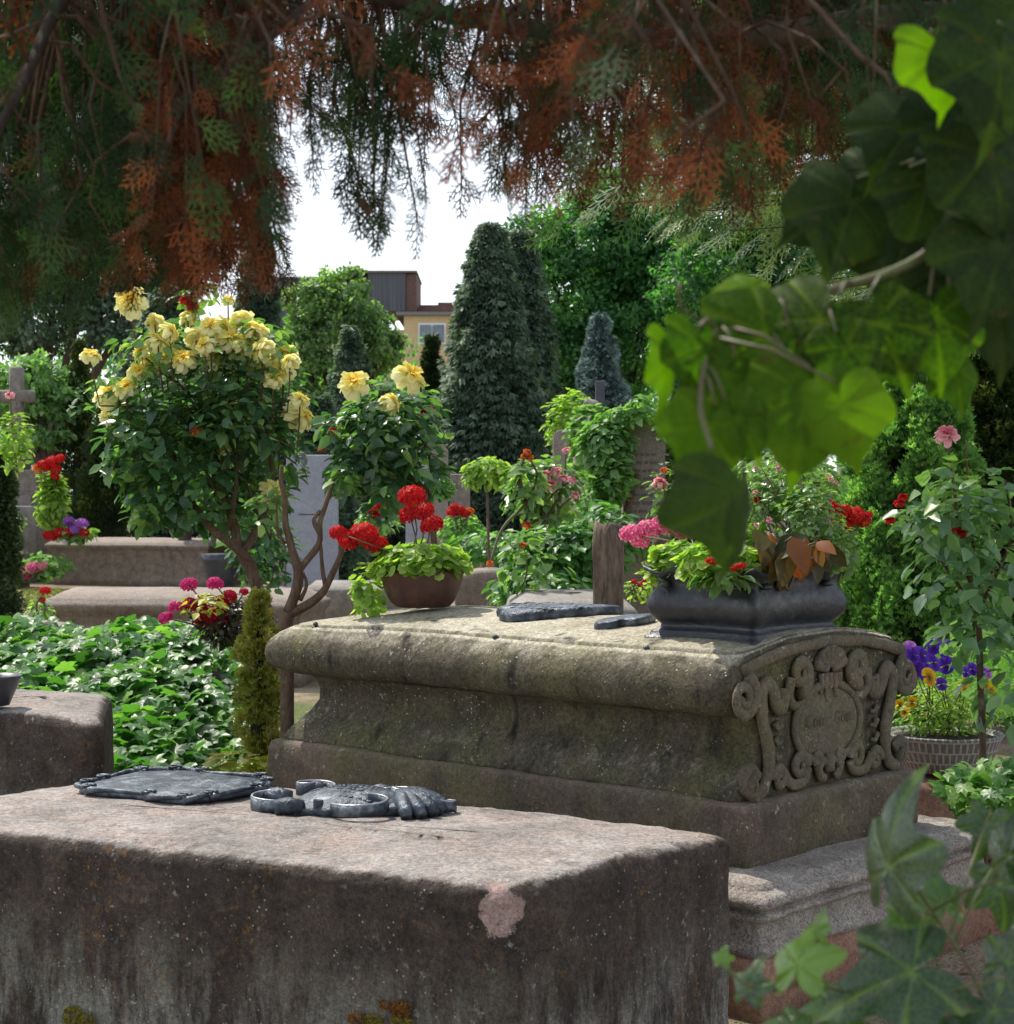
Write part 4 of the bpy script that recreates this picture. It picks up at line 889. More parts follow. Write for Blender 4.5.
hd = [(UMB['mag'], 183, 585), (UMB['mag'], 209, 584), (UMB['crimson'], 192, 606, .09), (UMB['crimson'], 205, 615, .10), (UMB['crimson'], 215, 603, .09), (UMB['crimson'], 224, 596, .08), (UMB['crimson'], 196, 620, .09), (UMB['crimson'], 214, 620, .09), (UMB['mag'], 170, 607, .08), (UMB['mag'], 160, 618, .08), (UMB['crimson'], 238, 592, .05), (UMB['crimson'], 254, 594, .05), (UMB['crimson'], 262, 600, .04), (UMB['crimson'], 184, 604, .08)]
hd = [(k[0], k[1] + 6, k[2], *k[3:]) for k in hd]
bedding('geranium', 'crimson and magenta flowering plant with dark leaves on top of the ivy mound', 232, 620, 8.2, .20, .12, M['darkleaf'], hd, nleaf=420, hs=.09)
t = bedding('coleus', 'tuft of yellow and orange leaves among the crimson flowers above the ivy', 205, 603, 8.0, .10, .06, M['yellow'], [], nleaf=60)

# pansy bowl on a low slab
SD = 6.85
q = Pz(944, 769, .34); t = thing('kerb_stone', (q[0], q[1], 0), 'low rough stone under the patterned pansy bowl', 'stone'); b = MB(); b.box((q[0], q[1] + .05, .165), (.75, .5, .33), .3, .03); b.noise(.02, 4, .006, 15); b.build('stone_block', M['red'], t)
pb = thing('pansy_bowl', q, 'round grey bowl with cell pattern, planted with violet and yellow pansies', 'potted plant')
prf = [(.155, 0), (.165, .006), (.185, .04), (.205, .08), (.222, .128), (.232, .14), (.226, .146), (.212, .14), (.2, .12), (.02, .12)]
b = MB(); b.lathe(prf, q, 72)
g = NG('cell_pattern'); 
vx = g.n('ShaderNodeVectorMath', operation='ADD'); 
sep = g.n('ShaderNodeSeparateXYZ'); g.set(sep.inputs[0], g.co)
ang = g.ma('ARCTAN2', sep.outputs[1], sep.outputs[0]); au = g.ma('MULTIPLY', ang, 4.1); cz = g.ma('MULTIPLY', sep.outputs[2], 22.)
comb = g.n('ShaderNodeCombineXYZ'); g.set(comb.inputs[0], au); g.set(comb.inputs[1], cz)
br = g.n('ShaderNodeTexBrick'); g.t.links.new(comb.outputs[0], br.inputs[0])
for nme, v in (('Scale', 1.), ('Mortar Size', .11), ('Mortar Smooth', .4), ('Brick Width', .5), ('Row Height', .95), ('Bias', 0.)): br.inputs[nme].default_value = v
br.offset = .5; fac = br.outputs['Fac']
c = g.mix(fac, g.mix(g.mr(g.noise(50, 4), .3, .7), (.12, .12, .12), (.2, .19, .18)), g.mix(g.mr(g.noise(30, 4), .3, .7), (.42, .41, .39), (.3, .29, .27)))
M['cells'] = g.pbr(c, .8, g.bump(fac, .8, .01))
b.build('bowl', M['cells'], pb)
b = MB(); b.lathe([(.215, .125), (.1, .14), (.01, .14)], q, 30, cap=False); b.build('soil', M['soil'], pb)
b = MB(); cloud(b, ellip(900, q + (0, 0, .24), (.22, .16, .12), .2), .028, up=.9); b.build('foliage', M['lime'], pb)
ends = []
for k, (kind, px, py, s) in enumerate((('violet', 933, 662, .065), ('violet', 921, 655, .06), ('violet', 945, 648, .06), ('violet', 934, 646, .055), ('violet', 916, 668, .06), ('violet', 946, 665, .06), ('violet', 925, 672, .06), ('violet', 912, 655, .05), ('gold', 929, 677, .062), ('violet', 941, 684, .045), ('violet', 972, 669, .045), ('violet', 980, 671, .045), ('lilac', 988, 673, .04), ('violet', 966, 672, .04), ('gold', 985, 684, .04), ('gold', 965, 682, .03), ('gold', 900, 705, .04), ('gold', 905, 712, .035), ('gold', 912, 702, .035), ('lilac', 909, 648, .05), ('gold', 965, 690, .03), ('gold', 991, 690, .03))):
    p = P(px, py, q[1] - .12 + rng.uniform(-.08, .08)); ends.append(p); place('flower_head', PANSY[kind], pb, p, (rng.uniform(-.5, -.1), rng.uniform(-.3, .3), rng.uniform(-.7, .7)), s * 1.25)
stems_to(pb, q + (0, 0, .1), ends, .002, spread=.1)
# ferny juniper behind the bowl, ivy in front of it
b = MB(); t = thing('juniper', P(985, 690, 7.6) * (1, 1, 0), 'feathery green juniper spreading behind the pansy bowl', 'shrub')
N = 260; T = ellip(N, P(985, 690, 7.6), (.25, .25, .14), .3); b.inst(SPRAY, frames(unit(T - P(975, 760, 7.6) + rdir(N) * .15), rdir(N) + (0, 0, 1), rng.uniform(.08, .16, N)), T, rng.uniform(.3, .9, N)); b.build('foliage', M['thuja'], t)
t = thing('ivy_plant', P(990, 790, 5.9) * (1, 1, 0), 'bright green ivy on the ground beside the step at the right edge', 'plant')
b = MB(); N = 380; c = P(1010, 790, 6.0); T = ellip(N, c, (.24, .3, .09), .1); nn = unit(rdir(N) * .5 + (0, -.3, 1)); d = rdir(N) + (0, -.5, 0)
b.inst(IVY, frames(d, nn, rng.uniform(.04, .075, N)), T, rng.uniform(.3, 1, N)); b.build('foliage', M['ivy'], t)

# stumps behind the tomb
def stump(px0, px1, ytop, D, label):
    c = P((px0 + px1) / 2, 500, D); r = (px1 - px0) / 2 / F * D; h = zat(ytop, D); t = thing('wooden_post', (c[0], c[1], 0), label, 'post'); b = MB()
    b.lathe([(r * 1.15, -.05)] + [(r * (1.1 - .15 * f), h * f) for f in np.linspace(.02, .96, 26)] + [(r * .8, h), (r * .4, h - .01), (.01, h - .02)], (c[0], c[1], 0), 26)
    for V in b.V:
        for k in range(len(V)):
            p = Vector(V[k]); a = math.atan2(p.y - c[1], p.x - c[0]); f = .16 * noise.noise(Vector((a * 2.2, p.z * 1.2, 3))) + .12 * noise.noise(Vector((a * 7, p.z * 3, 8)))
            V[k] = (c[0] + (p.x - c[0]) * (1 + f * 1.3), c[1] + (p.y - c[1]) * (1 + f * 1.3), p.z + (.03 * noise.noise(p * 25) if p.z > h * .94 else 0))
    b.build('trunk', M['wood'], t)
stump(592, 624, 524, 6.9, 'weathered grey-brown wooden post standing behind the tomb lid')
stump(652, 668, 532, 7.3, 'second, darker thin wooden post half hidden by the pink striped geranium')

# ------------------------------------------------------------------ graves further back
simple_tomb('tomb', 42, 300, 597, 13.2, 'long low tomb with moulded lid behind the ivy, left', M['greyb'], skew=-.2, depth=1.0)
simple_tomb('tomb', -20, 76, 634, 10.8, 'low grave stone with curved top at the left edge behind the ivy', M['greyb'], curved=True, mould=False, depth=.4)
simple_tomb('tomb', 46, 208, 541, 29, 'pale-topped tomb with moulded rim far back on the left, under the purple flowers', M['greyb'], skew=-1., depth=1.6)
simple_tomb('tomb', -40, 58, 533, 31, 'plain tomb base below the cross monument at the left edge', M['greyb'], mould=False, depth=1.4)
simple_tomb('tomb', -20, 16, 553, 27.5, 'small stone step before the cross monument at the left edge', M['greyb'], mould=False, depth=.8)
simple_tomb('tomb', 455, 520, 577, 14.5, 'short dark grave stone with wavy top just behind the brown bowl', M['greyb'], curved=True, mould=False, depth=.6)
simple_tomb('tomb', 300, 430, 588, 17., 'low pale grave slab beyond the bare rose wood', M['grey'], mould=False, depth=1.)
simple_tomb('tomb', 505, 640, 606, 9.2, 'flat grey grave slab just behind the mossy tomb lid', M['grey'], mould=False, depth=1.2)
simple_tomb('tomb', 462, 560, 574, 24, 'long low grave kerb under the dark conifer', M['slab'], mould=False, depth=1.)
simple_tomb('tomb', 470, 580, 560, 28, 'grey grave block in the shade of the dark conifer', M['greyb'], mould=False, depth=1.)
simple_tomb('tomb', 820, 905, 494, 22, 'dark polished tomb seen past the red flowers', M['dark'], mould=False, depth=1.)
def headstone(x0, x1, ytop, D, label, mat, kind='flat', thick=.18, foot=None, name='gravestone', rot=0.):
    a = P(x0, 500, D); c = P(x1, 500, D); W_ = c[0] - a[0]; h = zat(ytop, D); cx = (a[0] + c[0]) / 2; t = thing(name, (cx, a[1], 0), label, 'gravestone')
    o = [(-.5, 0), (.5, 0)]
    if kind == 'flat': o += [(.5, 1 - .02 / h), (.48, 1), (-.48, 1), (-.5, 1 - .02 / h)]
    elif kind == 'arch': k = .5 * W_ / h; o += [(.5 * math.cos(q), 1 - k + k * math.sin(q)) for q in np.linspace(0, math.pi, 14)]
    elif kind == 'shoulder': k = .3 * W_ / h; o += [(.5, 1 - k * 1.3), (.42, 1 - k)] + [(.36 * math.cos(q), 1 - k + k * math.sin(q)) for q in np.linspace(0, math.pi, 12)] + [(-.42, 1 - k), (-.5, 1 - k * 1.3)]
    elif kind == 'cross': o = [(-.16, 0), (.16, 0), (.16, .58), (.5, .58), (.5, .78), (.16, .78), (.16, 1), (-.16, 1), (-.16, .78), (-.5, .78), (-.5, .58), (-.16, .58)]
    o = np.array(o) * (W_, h); cr, sr = math.cos(rot), math.sin(rot)
    def rg(y, s): m = o.mean(0); q = m + (o - m) * s; return np.array([(cx + u * cr - y * sr, a[1] + u * sr + y * cr, z) for u, z in q])
    b = MB(); b.rings([rg(-thick / 2 - .0, .985), rg(-thick / 2 + .015, 1), rg(thick / 2 - .015, 1), rg(thick / 2, .985)]); b.build('slab', mat, t, smooth=False)
    if foot: b = MB(); b.box((cx, a[1], foot / 2), (W_ * 1.3, thick * 2.6, foot), rot, .02); b.build('foot', mat, t)
    return t, (cx, a[1], h, W_)
t, (cx, cy, h, W_) = headstone(287, 338, 455, 22, 'plain pale grey upright gravestone slab with one thin engraved line, behind the bare rose wood', M['slab'], foot=.32)
b = MB(); b.box((cx, cy - .096, h * .62), (W_ * .5, .006, .012)); b.build('engraved_line', M['dark'], t)
b = MB(); b.box((cx - W_ * .62, cy, h * .38), (W_ * .22, .16, h * .76), 0, .015); b.build('side_panel', M['slabd'], t)
headstone(406, 428, 433, 21, 'tall narrow white-grey gravestone partly hidden by the second yellow rose', M['slab'], foot=.3)
headstone(429, 448, 443, 23, 'brown gravestone with a rounded top beside the narrow white one', M['slabd'], 'shoulder')
headstone(450, 470, 474, 25, 'small grey block gravestone left of the dark conifer', M['grey'])
t, _ = headstone(553, 569, 430, 19, 'slim brown round-topped gravestone behind the pink roses', M['slabd'], 'arch')
t, (cx, cy, h, W_) = headstone(622, 664, 418, 13.5, 'ivy-draped brown gravestone with round top and worn inscription, behind the wooden post', M['slabd'], 'arch', foot=.35, thick=.22)
b = MB(); r_ = random.Random(3)
for row in range(11):
    z = h * .86 - row * .062; x = -W_ * .30
    while x < W_ * .34:
        l = r_.uniform(.015, .05); b.box((cx + x, cy - .112, z), (l, .004, .022)); x += l + .012
M['cutd'] = mat_simple('worn_inscription', (.16, .13, .115), (.12, .1, .09), .9)
b.build('inscription', M['cutd'], t, smooth=False)
iv = thing('ivy', (cx - .25, cy, 0), 'bright ivy climbing over the left side of the brown gravestone', 'ivy'); b = MB()
for (px, py, rx, rz, N) in ((606, 440, .20, .16, 520), (610, 470, .15, .25, 520), (598, 510, .13, .3, 420), (630, 415, .24, .06, 200), (662, 425, .03, .12, 40), (600, 450, .12, .14, 240), (652, 545, .15, .05, 120)): cloud(b, ellip(N, P(px, py, 13.3), (rx, .16, rz), .4), .085, tplt=LEAF)
b.build('foliage', M['pale2'] if 'pale2' in M else M['weep'], iv)
b = MB(); b.tube([(cx - .3, cy - .1, 0), (cx - .25, cy - .1, .9), (cx - .05, cy - .1, 1.6)], .03, 6); b.build('stem', M['cane'], iv)
hedge = thing('ivy_hedge', P(560, 570, 12.4) * (1, 1, 0), 'dark green ivy hedge below the pink roses, behind the tomb lid', 'hedge'); b = MB()
for (px, py, D, rx, rz, N) in ((560, 560, 12.4, .40, .28, 1500), (600, 540, 12.6, .25, .30, 600), (495, 548, 16., .5, .14, 700), (540, 590, 12, .35, .15, 500)): cloud(b, ellip(N, P(px, py, D), (rx, .35, rz), .55), .085)
b.build('foliage', M['ivy'], hedge)
headstone(600, 628, 418, 18, 'dark round stone half covered by ivy behind the brown gravestone', M['dark'], 'arch')
# cross with draped figure
t, (cx, cy, h, W_) = headstone(586, 614, 381, 20, 'black stone cross above the ivy, with a grey draped figure before it', M['dark'], 'cross', name='grave_cross')
q = P(592, 425, 19.6); fg = thing('statue', (q[0], q[1], 0), 'grey draped stone figure leaning against the black cross', 'statue')
b = MB(); z1 = zat(401, 19.6); b.lathe([(.30, 0), (.30, z1 - 1.0), (.24, z1 - .98), (.20, z1 - .62), (.15, z1 - .4), (.20, z1 - .26), (.17, z1 - .2), (.07, z1 - .16), (.09, z1 - .1), (.10, z1 - .04), (.07, z1), (.01, z1 + .01)], (q[0], q[1], 0), 20, sy=.8); b.noise(.03, 5, .012, 18); b.build('figure', M['grey'], fg)
# monument at the left
t, (cx, cy, h, W_) = headstone(-14, 42, 470, 30.5, 'tall grey monument with inscription panel and stone cross at the left edge', M['grey'], 'flat', .7, name='monument', foot=1.3)
b = MB(); b.box((cx + .1, cy - .37, h * .60), (W_ * .62, .03, h * .34)); b.build('inscription_panel', M['slabd'], t)
b = MB(); b.box((cx - .05, cy, h + .25), (W_ * .6, .5, .5), 0, .03); b.box((cx + .05, cy, h + 1.15), (.22, .22, 1.3), 0, .03); b.box((cx + .05, cy - .002, h + 1.28), (.62, .224, .22), 0, .03); b.build('cross', M['grey'], t)
# dark stones seen past the trough flowers
headstone(768, 790, 440, 20, 'grey round-topped stone seen above the trough flowers', M['slabd'], 'arch')
headstone(800, 816, 444, 24, 'black upright stone seen above the trough flowers', M['dark'])
headstone(838, 850, 452, 21, 'narrow pale post-like stone beside the right-hand thuja', M['slab'])
t = thing('grave_pot', P(222, 500, 26) * (1, 1, 0), 'small dark metal grave pot near the pale-topped tomb', 'grave pot'); b = MB(); b.lathe([(.18, 0), (.2, .1), (.3, .5), (.32, .6), (.2, .58)], P(222, 500, 26) * (1, 1, 0), 16); b.build('pot', M['dark'], t)  # plain dark pot, no lamp in it
t = thing('tree', P(184, 500, 28.5) * (1, 1, 0), 'bare lower trunk of a small tree beside the pale-topped tomb', 'tree'); b = MB(); q = P(184, 500, 28.5); b.tube([(q[0], q[1], -.05), (q[0], q[1], .3), (q[0] + .02, q[1], 1.2), (q[0] - .03, q[1], 2.6)], [.24, .13, .10, .07], 10); b.noise(.015, 6); b.build('trunk', M['bark'], t)
b = MB(); cloud(b, ellip(700, P(184, 420, 28.5), (.9, .8, .8), .4), .17); b.build('crown', M['cyp'], t)

# flowers in the background
bedding('flower_bed', 'red and purple flowers at the corner of the pale-topped tomb', 72, 532, 28, .35, .14, M['pale'], [(UMB['lilac'], 69, 522, .22), (UMB['lilac'], 82, 524, .24), (UMB['lilac'], 75, 530, .24), (UMB['red'], 52, 537, .26), (UMB['red'], 60, 533, .24), (UMB['red'], 68, 533, .2), (UMB['red'], 84, 533, .2), (UMB['red'], 48, 535, .2)], nleaf=160, ls=.14)
bedding('geranium', 'pink and white flowers at the foot of the pale-topped tomb', 45, 566, 27.5, .45, .2, M['thuja'], [(UMB['pink'], 28, 572, .25), (UMB['strip'], 33, 567, .25), (UMB['mag'], 38, 570, .22), (UMB['pink'], 42, 566, .22), (UMB['mag'], 25, 575, .2)], nleaf=220, ls=.13)
bedding('flower_bed', 'orange, red and yellow flowers by the monument at the left edge', 8, 522, 28.5, .3, .15, M['pale'], [(UMB['red'], 5, 517, .25), (ORR, 9, 522, .22), (ROSE, 14, 526, .22), (UMB['red'], 3, 524, .2), (ROSE, 6, 529, .2)], nleaf=120, ls=.12)
bedding('flower_bush', 'yellow-green bush with red flowers beside the monument', 52, 500, 28, .22, .50, M['lime'], [(UMB['red'], 44, 466, .24), (UMB['red'], 52, 462, .26), (UMB['red'], 56, 470, .22), (ORR, 38, 468, .2), (UMB['red'], 60, 459, .2), (UMB['red'], 55, 477, .18)], nleaf=700, ls=.13)
bedding('rose_bush', 'slim light green rose with one pink bloom before the monument', 14, 440, 15, .14, .28, M['lime'], [(PINKR, 10, 395, .09)], nleaf=260, ls=.07)
bedding('geranium', 'single red geranium above the low tomb at the left', 41, 612, 12.6, .10, .10, M['pale'], [(UMB['red'], 45, 591, .09), (UMB['red'], 42, 600, .06)], nleaf=80, ls=.055)
bedding('geranium', 'pot-grown vermilion flowers in a clump left of the dark conifer', 462, 530, 17, .22, .16, M['thuja'], [(UMB['red'], 452, 513, .13), (UMB['red'], 460, 511, .14), (UMB['red'], 466, 514, .12), (UMB['red'], 455, 508, .12), (ORR, 470, 511, .1)], nleaf=340, ls=.07)
bedding('ball_shrub', 'small round clipped green standard shrub beside the narrow white stone', 442, 488, 19, .12, .13, M['ivy'], [], nleaf=240, ls=.07, cat='shrub')
bedding('blue_flowers', 'patch of small blue flowers behind the bare rose wood', 378, 525, 13, .18, .08, M['roseb'], [(UMB['lilac'], 372, 522, .07), (PANSY['violet'],) and ([PANSY['violet']], 380, 520, .06), ([PANSY['violet']], 388, 524, .06)], nleaf=120, ls=.05)
bedding('geranium', 'orange-red flowers behind the second yellow rose', 378, 512, 12, .12, .10, M['ivy'], [(UMB['red'], 372, 510, .1), (UMB['red'], 382, 506, .1), (UMB['red'], 378, 516, .08)], nleaf=120, ls=.06)
bedding('shrub', 'leafy green shrub behind the grey slab and the bare rose wood', 262, 545, 11, .22, .30, M['rose'], [], nleaf=420, ls=.07, cat='shrub')
bedding('rose_bush', 'bush of pink roses above the dark ivy hedge', 545, 490, 11.5, .30, .22, M['roseb'], [(PINKR, 545, 474, .08), (PINKR, 556, 471, .08), (PINKR, 563, 478, .075), (PINKR, 552, 485, .10), (PINKR, 572, 480, .07), (PINKR, 575, 495, .07), (PINKR, 539, 488, .06), (PINKR, 566, 450, .06), (PINKR, 546, 478, .07), (ORR, 525, 500, .07), (ORR, 527, 525, .07)], nleaf=420, ls=.075)
bedding('rose_bush', 'tall thin rose stem with orange buds left of the pink roses', 528, 480, 10.2, .09, .14, M['roseb'], [(ORR, 527, 452, .055), (ORR, 530, 458, .05), (ORR, 524, 456, .045), (ORR, 490, 563, .05)], nleaf=60, ls=.09)
bedding('rose_bush', 'low loose leafy rose shoots before the dark ivy hedge', 525, 560, 9.8, .14, .20, M['roseb'], [(ORR, 523, 545, .05)], nleaf=90, ls=.08)
bedding('rose_bush', 'rose with one large pale pink bloom beside the brown gravestone', 668, 500, 8.6, .10, .20, M['roseb'], [(PINKR, 660, 483, .085), (ORR, 664, 470, .04), (PINKR, 676, 482, .04)], nleaf=120, ls=.05)
bedding('poppy', 'small vermilion flowers on the ground behind the wooden post', 642, 590, 8.6, .10, .05, M['lime'], [(UMB['red'], 634, 582, .035), (UMB['red'], 640, 585, .035), (UMB['red'], 645, 581, .03)], nleaf=100, ls=.035)
bedding('rose_bush', 'mixed rose hedge with pale leaves and red buds beyond the trough', 790, 478, 13, .50, .22, M['roseb'], [(PINKR, 778, 456, .07), (REDR, 793, 456, .07), (REDR, 800, 458, .08), (REDR, 790, 463, .08), (PINKR, 797, 474, .07), (REDR, 788, 470, .05), (ROSE, 828, 476, .06), (PINKR, 760, 468, .05)], nleaf=1100, ls=.07)
bedding('shrub', 'dark leafy shrub seen between the hanging leaves and the trough', 745, 460, 15, .25, .25, M['rose'], [], nleaf=500, ls=.09, cat='shrub')
bedding('shrub', 'bright green bush beyond the ivy-draped gravestone', 572, 425, 22, .35, .45, M['lime'], [], nleaf=700, ls=.11, cat='shrub')
bedding('shrub', 'tall bright green bush left of the ivy-draped gravestone', 590, 440, 17, .22, .35, M['weep'], [], nleaf=500, ls=.10, cat='shrub')
bedding('rose_bush', 'tuft of light leaves above the round stone by the ivy', 640, 402, 13.2, .08, .05, M['weep'], [], nleaf=40, ls=.07)
# little standard tree with weeping head
t = thing('standard_tree', P(488, 500, 15) * (1, 1, 0), 'small yellow-green standard tree with mop head on a thin stem, before the dark conifer', 'tree')
b = MB(); q = P(488, 500, 15); b.tube([(q[0], q[1], 0), (q[0] + .01, q[1], .8), (q[0] - .01, q[1], zat(478, 15))], .014, 6); b.tube([(q[0] - .05, q[1], 0), (q[0] - .05, q[1], .85)], .02, 6); b.build('trunk', M['cane'], t)
b = MB()
for (px, py, rx, rz, N) in ((488, 467, .17, .08, 260), (472, 475, .06, .1, 90), (503, 476, .06, .1, 90), (488, 478, .12, .06, 80)): cloud(b, ellip(N, P(px, py, 15), (rx, rx, rz), .4), .07, droop=1.)
b.build('crown', M['lime'], t)
# right-hand rose
D4 = 6.3
rb = thing('rose_bush', P(960, 500, D4) * (1, 1, 0), 'glossy leaved rose bush with a single pink bloom at the right edge', 'rose bush')
b = MB(); base = P(985, 800, D4); base[2] = 0
cane(b, [base, P(980, 640, D4), P(965, 560, D4), P(955, 500, D4), P(948, 445, D4)], .014, .004); cane(b, [P(975, 610, D4), P(940, 560, D4), P(905, 520, D4)], .008, .004); cane(b, [P(975, 620, D4), P(1010, 540, D4), P(1005, 480, D4)], .008, .004); cane(b, [P(980, 600, D4), P(970, 520, D4), P(966, 440, D4)], .007, .003)
b.build('stems', M['cane'], rb)
b = MB()
for (px, py, rx, rz, N) in ((1000, 690, .12, .12, 90), (965, 630, .12, .1, 90), (965, 530, .17, .13, 200), (1000, 560, .15, .2, 230), (925, 520, .12, .07, 70), (955, 580, .15, .12, 150), (1000, 500, .10, .10, 90), (945, 490, .07, .07, 36), (990, 630, .12, .1, 90)): cloud(b, ellip(int(N * .62), P(px, py, D4), (rx * 1.1, .22, rz * 1.1), .1), .070, droop=.35, up=.7, sj=.45)
b.build('foliage', M['roseg'], rb)
b = MB(); cloud(b, ellip(60, P(955, 510, D4 - .1), (.2, .12, .2), .1), .07, droop=.4); b.build('young_foliage', M['roseb'], rb)
place('rose_bloom', PINKR[0], rb, P(947, 435, D4), (.6, 0, 0), .09)
for px, py in ((903, 497), (899, 503), (962, 533), (890, 520), (956, 528)): place('rose_bloom', REDR[0], rb, P(px, py, D4 - .1), (0, 0, px), .04)

# ================================================================== TREES
def dcrown(b, C_, r, n, ls, flat=.75, mat=None, shade=0.):
    """one lobe of a broad-leaved crown made of leaf clumps"""
    nc = max(8, n // 45); cc = ellip(nc, C_, (r, r, r * flat), .55); per = n // nc; T = np.repeat(cc, per, 0); off = rdir(len(T)) * rng.random(len(T))[:, None] ** .5
    T = T + off * r * .26 * (1.1, 1.1, .8); out = unit(T - np.array(C_)); bt = np.repeat(rng.normal(.4, .16, nc), per) + rng.normal(0, .12, len(T)) + off[:, 2] * .15 + shade
    nn = unit(out * .5 + rdir(len(T)) * .6 + (0, 0, .55)); d = unit(rdir(len(T)) + out * .4 + (0, 0, -.4)); b.inst(LEAF1, frames(d, nn, ls * .82 * rng.uniform(.6, 1.35, len(T))), T, np.clip(bt, 0, 1))
def broadleaf(name, label, px, D, lobes, mat, ls, group=None, trunk=.2, dens=1.):
    q = P(px, 500, D); t = thing(name, (q[0], q[1], 0), label, 'tree', group); b = MB(); tk = MB(); s = D / F; hb = 1.6 * D / 30
    tk.tube([(q[0], q[1], -.1), (q[0] + .1, q[1], hb)], [trunk * 1.3, trunk], 10)
    for (lx, ly, lr, *o) in lobes:
        c = P(lx, ly, D + (o[0] if o else 0)); r = lr * s; dcrown(b, c, r, int(dens * 95 * (r / ls) ** 2), ls)
        m = (c + (q[0], q[1], hb)) / 2 + (0, 0, .1); tk.tube([(q[0] + .1, q[1], hb - .1), m, c, c + (rng.normal(0, r * .3), 0, r * .5)], [trunk * .8, trunk * .5, trunk * .25, .02], 6)
    b.build('crown', mat, t); tk.build('trunk', M['bark'], t); return t
G1 = 'trees behind the cemetery'
broadleaf('broadleaf_tree', 'large bright green broad-leaved tree right of the tall dark conifer', 610, 42, [(560, 300, 60), (600, 240, 65), (640, 330, 60), (680, 290, 55), (625, 285, 50, 3), (590, 350, 55, 3), (570, 360, 50), (660, 260, 60), (540, 240, 35), (620, 200, 50), (600, 410, 50)], M['oak'], .17, G1)
broadleaf('broadleaf_tree', 'large blue-green tree behind the hanging leaves at the right', 745, 38, [(720, 280, 65), (770, 330, 60), (700, 350, 50), (780, 250, 60), (730, 210, 55), (720, 400, 55), (800, 400, 50)], M['oak'], .16, G1)
broadleaf('broadleaf_tree', 'dark tree at the far right behind the thujas', 930, 36, [(880, 300, 60), (950, 260, 75), (1000, 340, 60), (900, 200, 60), (980, 180, 70), (860, 380, 45)], M['oak'], .17, G1, dens=.8)
broadleaf('broadleaf_tree', 'light green round tree left of the building', 345, 40, [(340, 320, 42), (310, 300, 32), (370, 350, 36), (300, 350, 36), (345, 285, 25), (330, 380, 40), (385, 335, 22)], M['pale'], .15, G1)
broadleaf('weeping_tree', 'light green weeping tree behind the monument at the left', 45, 34, [(40, 385, 40), (70, 400, 30), (15, 400, 32), (55, 430, 30)], M['weep'], .16, G1)
broadleaf('broadleaf_tree', 'dark blue-green tree behind the weeping tree at the left', 40, 46, [(30, 310, 60), (90, 280, 55), (0, 250, 60), (130, 320, 50), (60, 220, 55), (170, 260, 50), (150, 200, 50)], M['cyp'], .2, G1)
cyp = lambda t: (1 - t) ** .8 * (1 - .2 * (1 - t) ** 4) + .01
def con(px, ytop, D, wpx, label, mat, n, ls, name='conifer', **k):
    q = P(px, 500, D); return conifer(name, label, q[0], q[1], zat(ytop, D), wpx / 2 / F * D, mat, n, ls, group=G1 if k.pop('g', 1) else None, **k)
con(490, 228, 32, 128, 'tall dark cypress with pointed top in the middle, left peak', M['cyp'], 26000, .15, 'cypress', prof=cyp, clump=.3, droop=.9)
con(522, 236, 33, 104, 'tall dark cypress close behind the middle one, right peak', M['cyp'], 22000, .15, 'cypress', prof=cyp, clump=.3, droop=.9)
con(258, 150, 28, 66, 'very tall dark cypress left of the building, behind the yellow rose', M['cyp'], 22000, .11, 'cypress', prof=cyp, clump=.2, droop=.8)
con(350, 330, 33, 84, 'broad grey-green cypress under the light green tree', M['cyp'], 16000, .12, 'cypress', prof=cyp, clump=.25, droop=.6, tip=.1)
con(432, 338, 36, 46, 'slim dark conifer below the building windows', M['yew'], 8000, .12, prof=cyp, clump=.3)
con(600, 320, 30, 112, 'pointed blue-green spruce behind the black cross', M['blue'], 12000, .10, 'spruce', prof=lambda t: (1 - t) ** .9, clump=.25)
con(165, 290, 38, 130, 'wide grey-green conifer behind the large yellow rose', M['cyp'], 20000, .12, prof=lambda t: (1 - t) ** .6, clump=.22, droop=.7)
con(80, 345, 34, 42, 'slender columnar yew with lit golden edge, left', M['yew'], 14000, .06, 'yew', prof=lambda t: (1 - t) ** .4 * (.6 + .4 * (1 - t)), clump=.4, droop=-.8, tip=.1)
con(108, 405, 33.2, 66, 'dark broad yew in shade beside the columnar one', M['yew'], 14000, .06, 'yew', prof=lambda t: (1 - t) ** .5, clump=.3, droop=-.6)
con(3, 500 - 45, 19, 22, 'thin dark clipped conifer at the left edge', M['yew'], 7000, .05, 'yew', prof=lambda t: 1 - t ** 4, clump=.9, trunk=.02)
con(385, 390, 30, 60, 'low dark conifer behind the second yellow rose', M['cyp'], 8000, .11, prof=cyp, clump=.3)
con(320, 400, 26, 90, 'low dark shrubby conifer behind the grey slab', M['cyp'], 10000, .10, prof=cyp, clump=.3)
con(690, 385, 27, 90, 'dark conifer behind the hanging leaves', M['yew'], 9000, .10, prof=cyp, clump=.3)
con(912, 322, 10.6, 166, 'feathery bright green thuja cone behind the red geranium', M['thuja'], 64000, .036, 'thuja', prof=lambda t: (1 - t) ** .45, clump=.17, droop=-.5, g=0, up=.3, lumps=500)
con(990, 320, 11.8, 150, 'darker thuja behind the rose at the right edge', M['yew'], 42000, .040, 'thuja', prof=lambda t: (1 - t) ** .45, clump=.18, droop=-.3, g=0, lumps=420, tip=.1)
